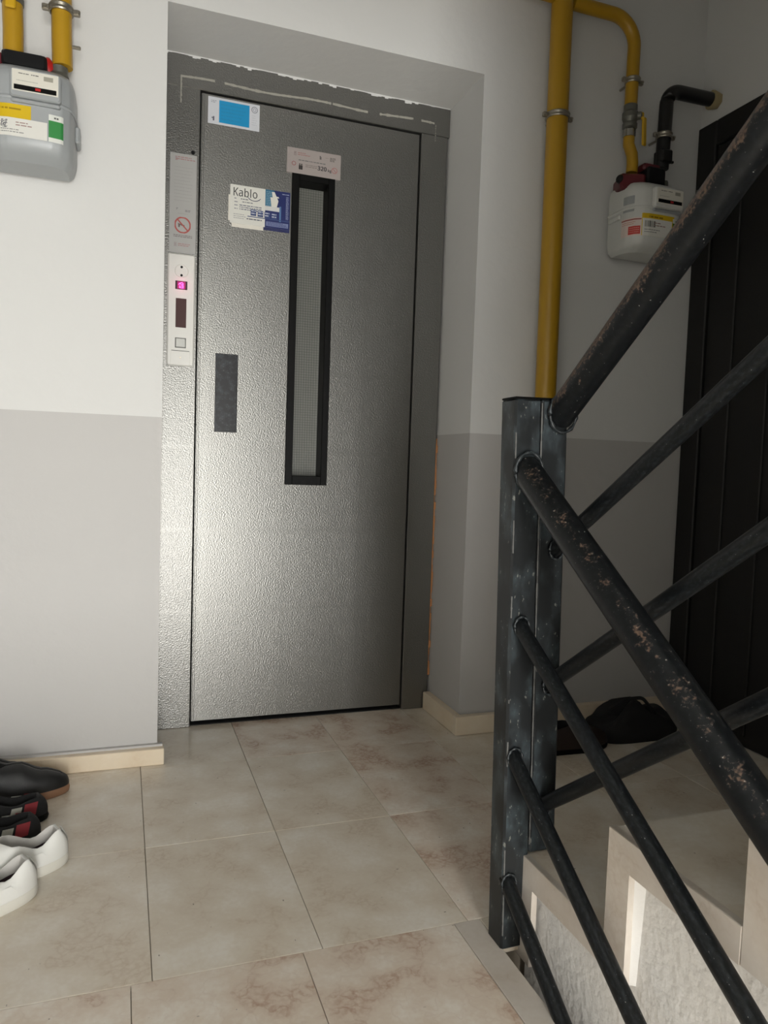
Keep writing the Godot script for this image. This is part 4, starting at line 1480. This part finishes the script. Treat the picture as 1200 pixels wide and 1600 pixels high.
func shoes() -> void:
	var white := {"sole": M.white_rubber, "upper": M.white_leather, "lining": M.lining, "insole": M.dark_lining}
	var wt := [Vector2(0, 0.078), Vector2(0.05, 0.080), Vector2(0.22, 0.058), Vector2(0.42, 0.078), Vector2(0.52, 0.086), Vector2(0.78, 0.052), Vector2(1, 0.034)]
	for e in [[Vector3(-0.205, 0, 0.497), PI + 0.40, "white leather sneaker, the farther of the pair, against the black trainers"], [Vector3(-0.255, 0, 0.607), PI + 0.50, "white leather sneaker at the picture edge, nearest of the shoe row"]]:
		var s := make_shoe("sneaker", e[2], "white sneakers in the row of shoes", 0.285, 0.105, 0.024, wt, 0.50, 0.10, white, e[0], e[1])
		put("heel_tab", heel_patch(0.285, 0.105, 0.10, 0.045, 0.076), M.white_leather, s)
		for sd in [-1.0, 1.0]:
			put("side_panel", side_patch(0.285, 0.105, 0.10, 0.16, 0.34, 0.026, 0.05, sd, 0.06), M.white_leather, s)
	var blk := {"sole": M.black, "upper": M.black_cloth, "lining": M.black_cloth, "insole": M.dark_lining}
	var bt := [Vector2(0, 0.062), Vector2(0.08, 0.060), Vector2(0.25, 0.052), Vector2(0.45, 0.065), Vector2(0.55, 0.072), Vector2(0.8, 0.046), Vector2(1, 0.03)]
	for e in [[Vector3(-0.262, 0, 0.285), PI + 0.14, "black trainer with red and grey stripes, behind its mate"], [Vector3(-0.268, 0, 0.385), PI + 0.16, "black trainer with red and grey stripes, beside the white sneakers"]]:
		var s := make_shoe("trainer", e[2], "black trainers in the row of shoes", 0.28, 0.098, 0.018, bt, 0.5, 0.12, blk, e[0], e[1])
		for sd in [-1.0, 1.0]:
			put("red_stripe", side_patch(0.28, 0.098, 0.12, 0.10, 0.20, 0.026, 0.054, sd, -0.02), M.red_cloth, s)
			put("grey_stripe", side_patch(0.28, 0.098, 0.12, 0.22, 0.30, 0.026, 0.050, sd, -0.02), M.grey_cloth, s)
	var lo := {"sole": M.tan_sole, "upper": M.leather, "lining": M.black_cloth, "insole": M.dark_lining}
	var lt := [Vector2(0, 0.088), Vector2(0.2, 0.078), Vector2(0.45, 0.088), Vector2(0.58, 0.09), Vector2(0.78, 0.066), Vector2(1, 0.048)]
	make_shoe("loafer", "black leather slip-on with tan sole, toe pointing to the lift", "black slip-ons by the skirting", 0.285, 0.098, 0.022, lt, 0.48, 0.06, lo, Vector3(-0.508, 0, 0.168), 0.10)
	make_shoe("loafer", "black leather slip-on against the skirting, behind its tan-soled mate", "black slip-ons by the skirting", 0.285, 0.092, 0.022, lt, 0.48, 0.06, lo, Vector3(-0.592, 0, 0.088), 0.02)
	# right of the lift: a dark shoe and a slumped black bag by the flat door
	var dk := {"sole": M.black, "upper": M.brown_leather, "lining": M.gap, "insole": M.gap}
	make_shoe("loafer", "dark brown leather shoe on the floor behind the newel", "", 0.27, 0.098, 0.018, lt, 0.48, 0.08, dk, Vector3(1.10, 0, 0.235), 0.05)
	var b := thing("cloth_bag", Vector3(1.51, 0, 0.16), "slumped black cloth bag on the floor beside the black door", "bag")
	var nz := noise(9.0, 3, 5)
	var rows := []
	for i in 19:
		var f := float(i) / 18
		var row := []
		for j in 44:
			var a := TAU * j / 44.0
			var cx := signf(cos(a)) * pow(absf(cos(a)), 0.55)
			var cz := signf(sin(a)) * pow(absf(sin(a)), 0.6)
			var xx := cx * 0.155
			var top := lerp_table([Vector2(-0.16, 0.065), Vector2(-0.10, 0.118), Vector2(-0.02, 0.128), Vector2(0.06, 0.095), Vector2(0.12, 0.088), Vector2(0.16, 0.10)], xx)
			var sc: float = sqrt(maxf(0.0, 1.0 - pow(maxf(0.0, f - 0.25) / 0.75, 2.4)))
			sc *= lerpf(0.93, 1.0, smoothstep(0.0, 0.2, f))
			var p := Vector3(xx * sc, top * f, cz * 0.085 * sc)
			var w := nz.get_noise_3d(p.x, p.y, p.z) * 0.016 * smoothstep(0.02, 0.3, f)
			row.append(p + Vector3(cx * w, w * 0.6, cz * w))
		rows.append(row)
	var m := Mb.new()
	m.grid(rows, true, -1.0)
	m.face(rows[0], Vector3.DOWN)
	put("bag_body", m, M.black_cloth, b)
	var hd := Mb.new()
	hd.tube(bend([Vector3(-0.10, 0.10, 0.02), Vector3(-0.06, 0.138, 0.05), Vector3(0.0, 0.140, 0.055), Vector3(0.05, 0.085, 0.06)], 0.03, 5), 0.006, 8)
	put("carry_strap", hd, M.black_cloth, b)


func heel_patch(L: float, W: float, toe_narrow: float, y0: float, y1: float) -> Mb:
	var m := Mb.new()
	var rows := []
	for i in 4:
		var row := []
		var y := lerpf(y0, y1, i / 3.0)
		var v := (y - 0.024) / 0.056
		for j in 9:
			var s := lerpf(-1, 1, j / 8.0)
			var t := 0.012 * s * s
			var z := outline(L, W, t, toe_narrow) * signf(s) * (1.0 - 0.34 * pow(v, 2.8))
			row.append(Vector3(t * L - 0.0012 + (L * 0.06) * pow(clampf(v, 0, 1), 2.8), y, z))
		rows.append(row)
	m.grid(rows, false, 1.0)
	return m
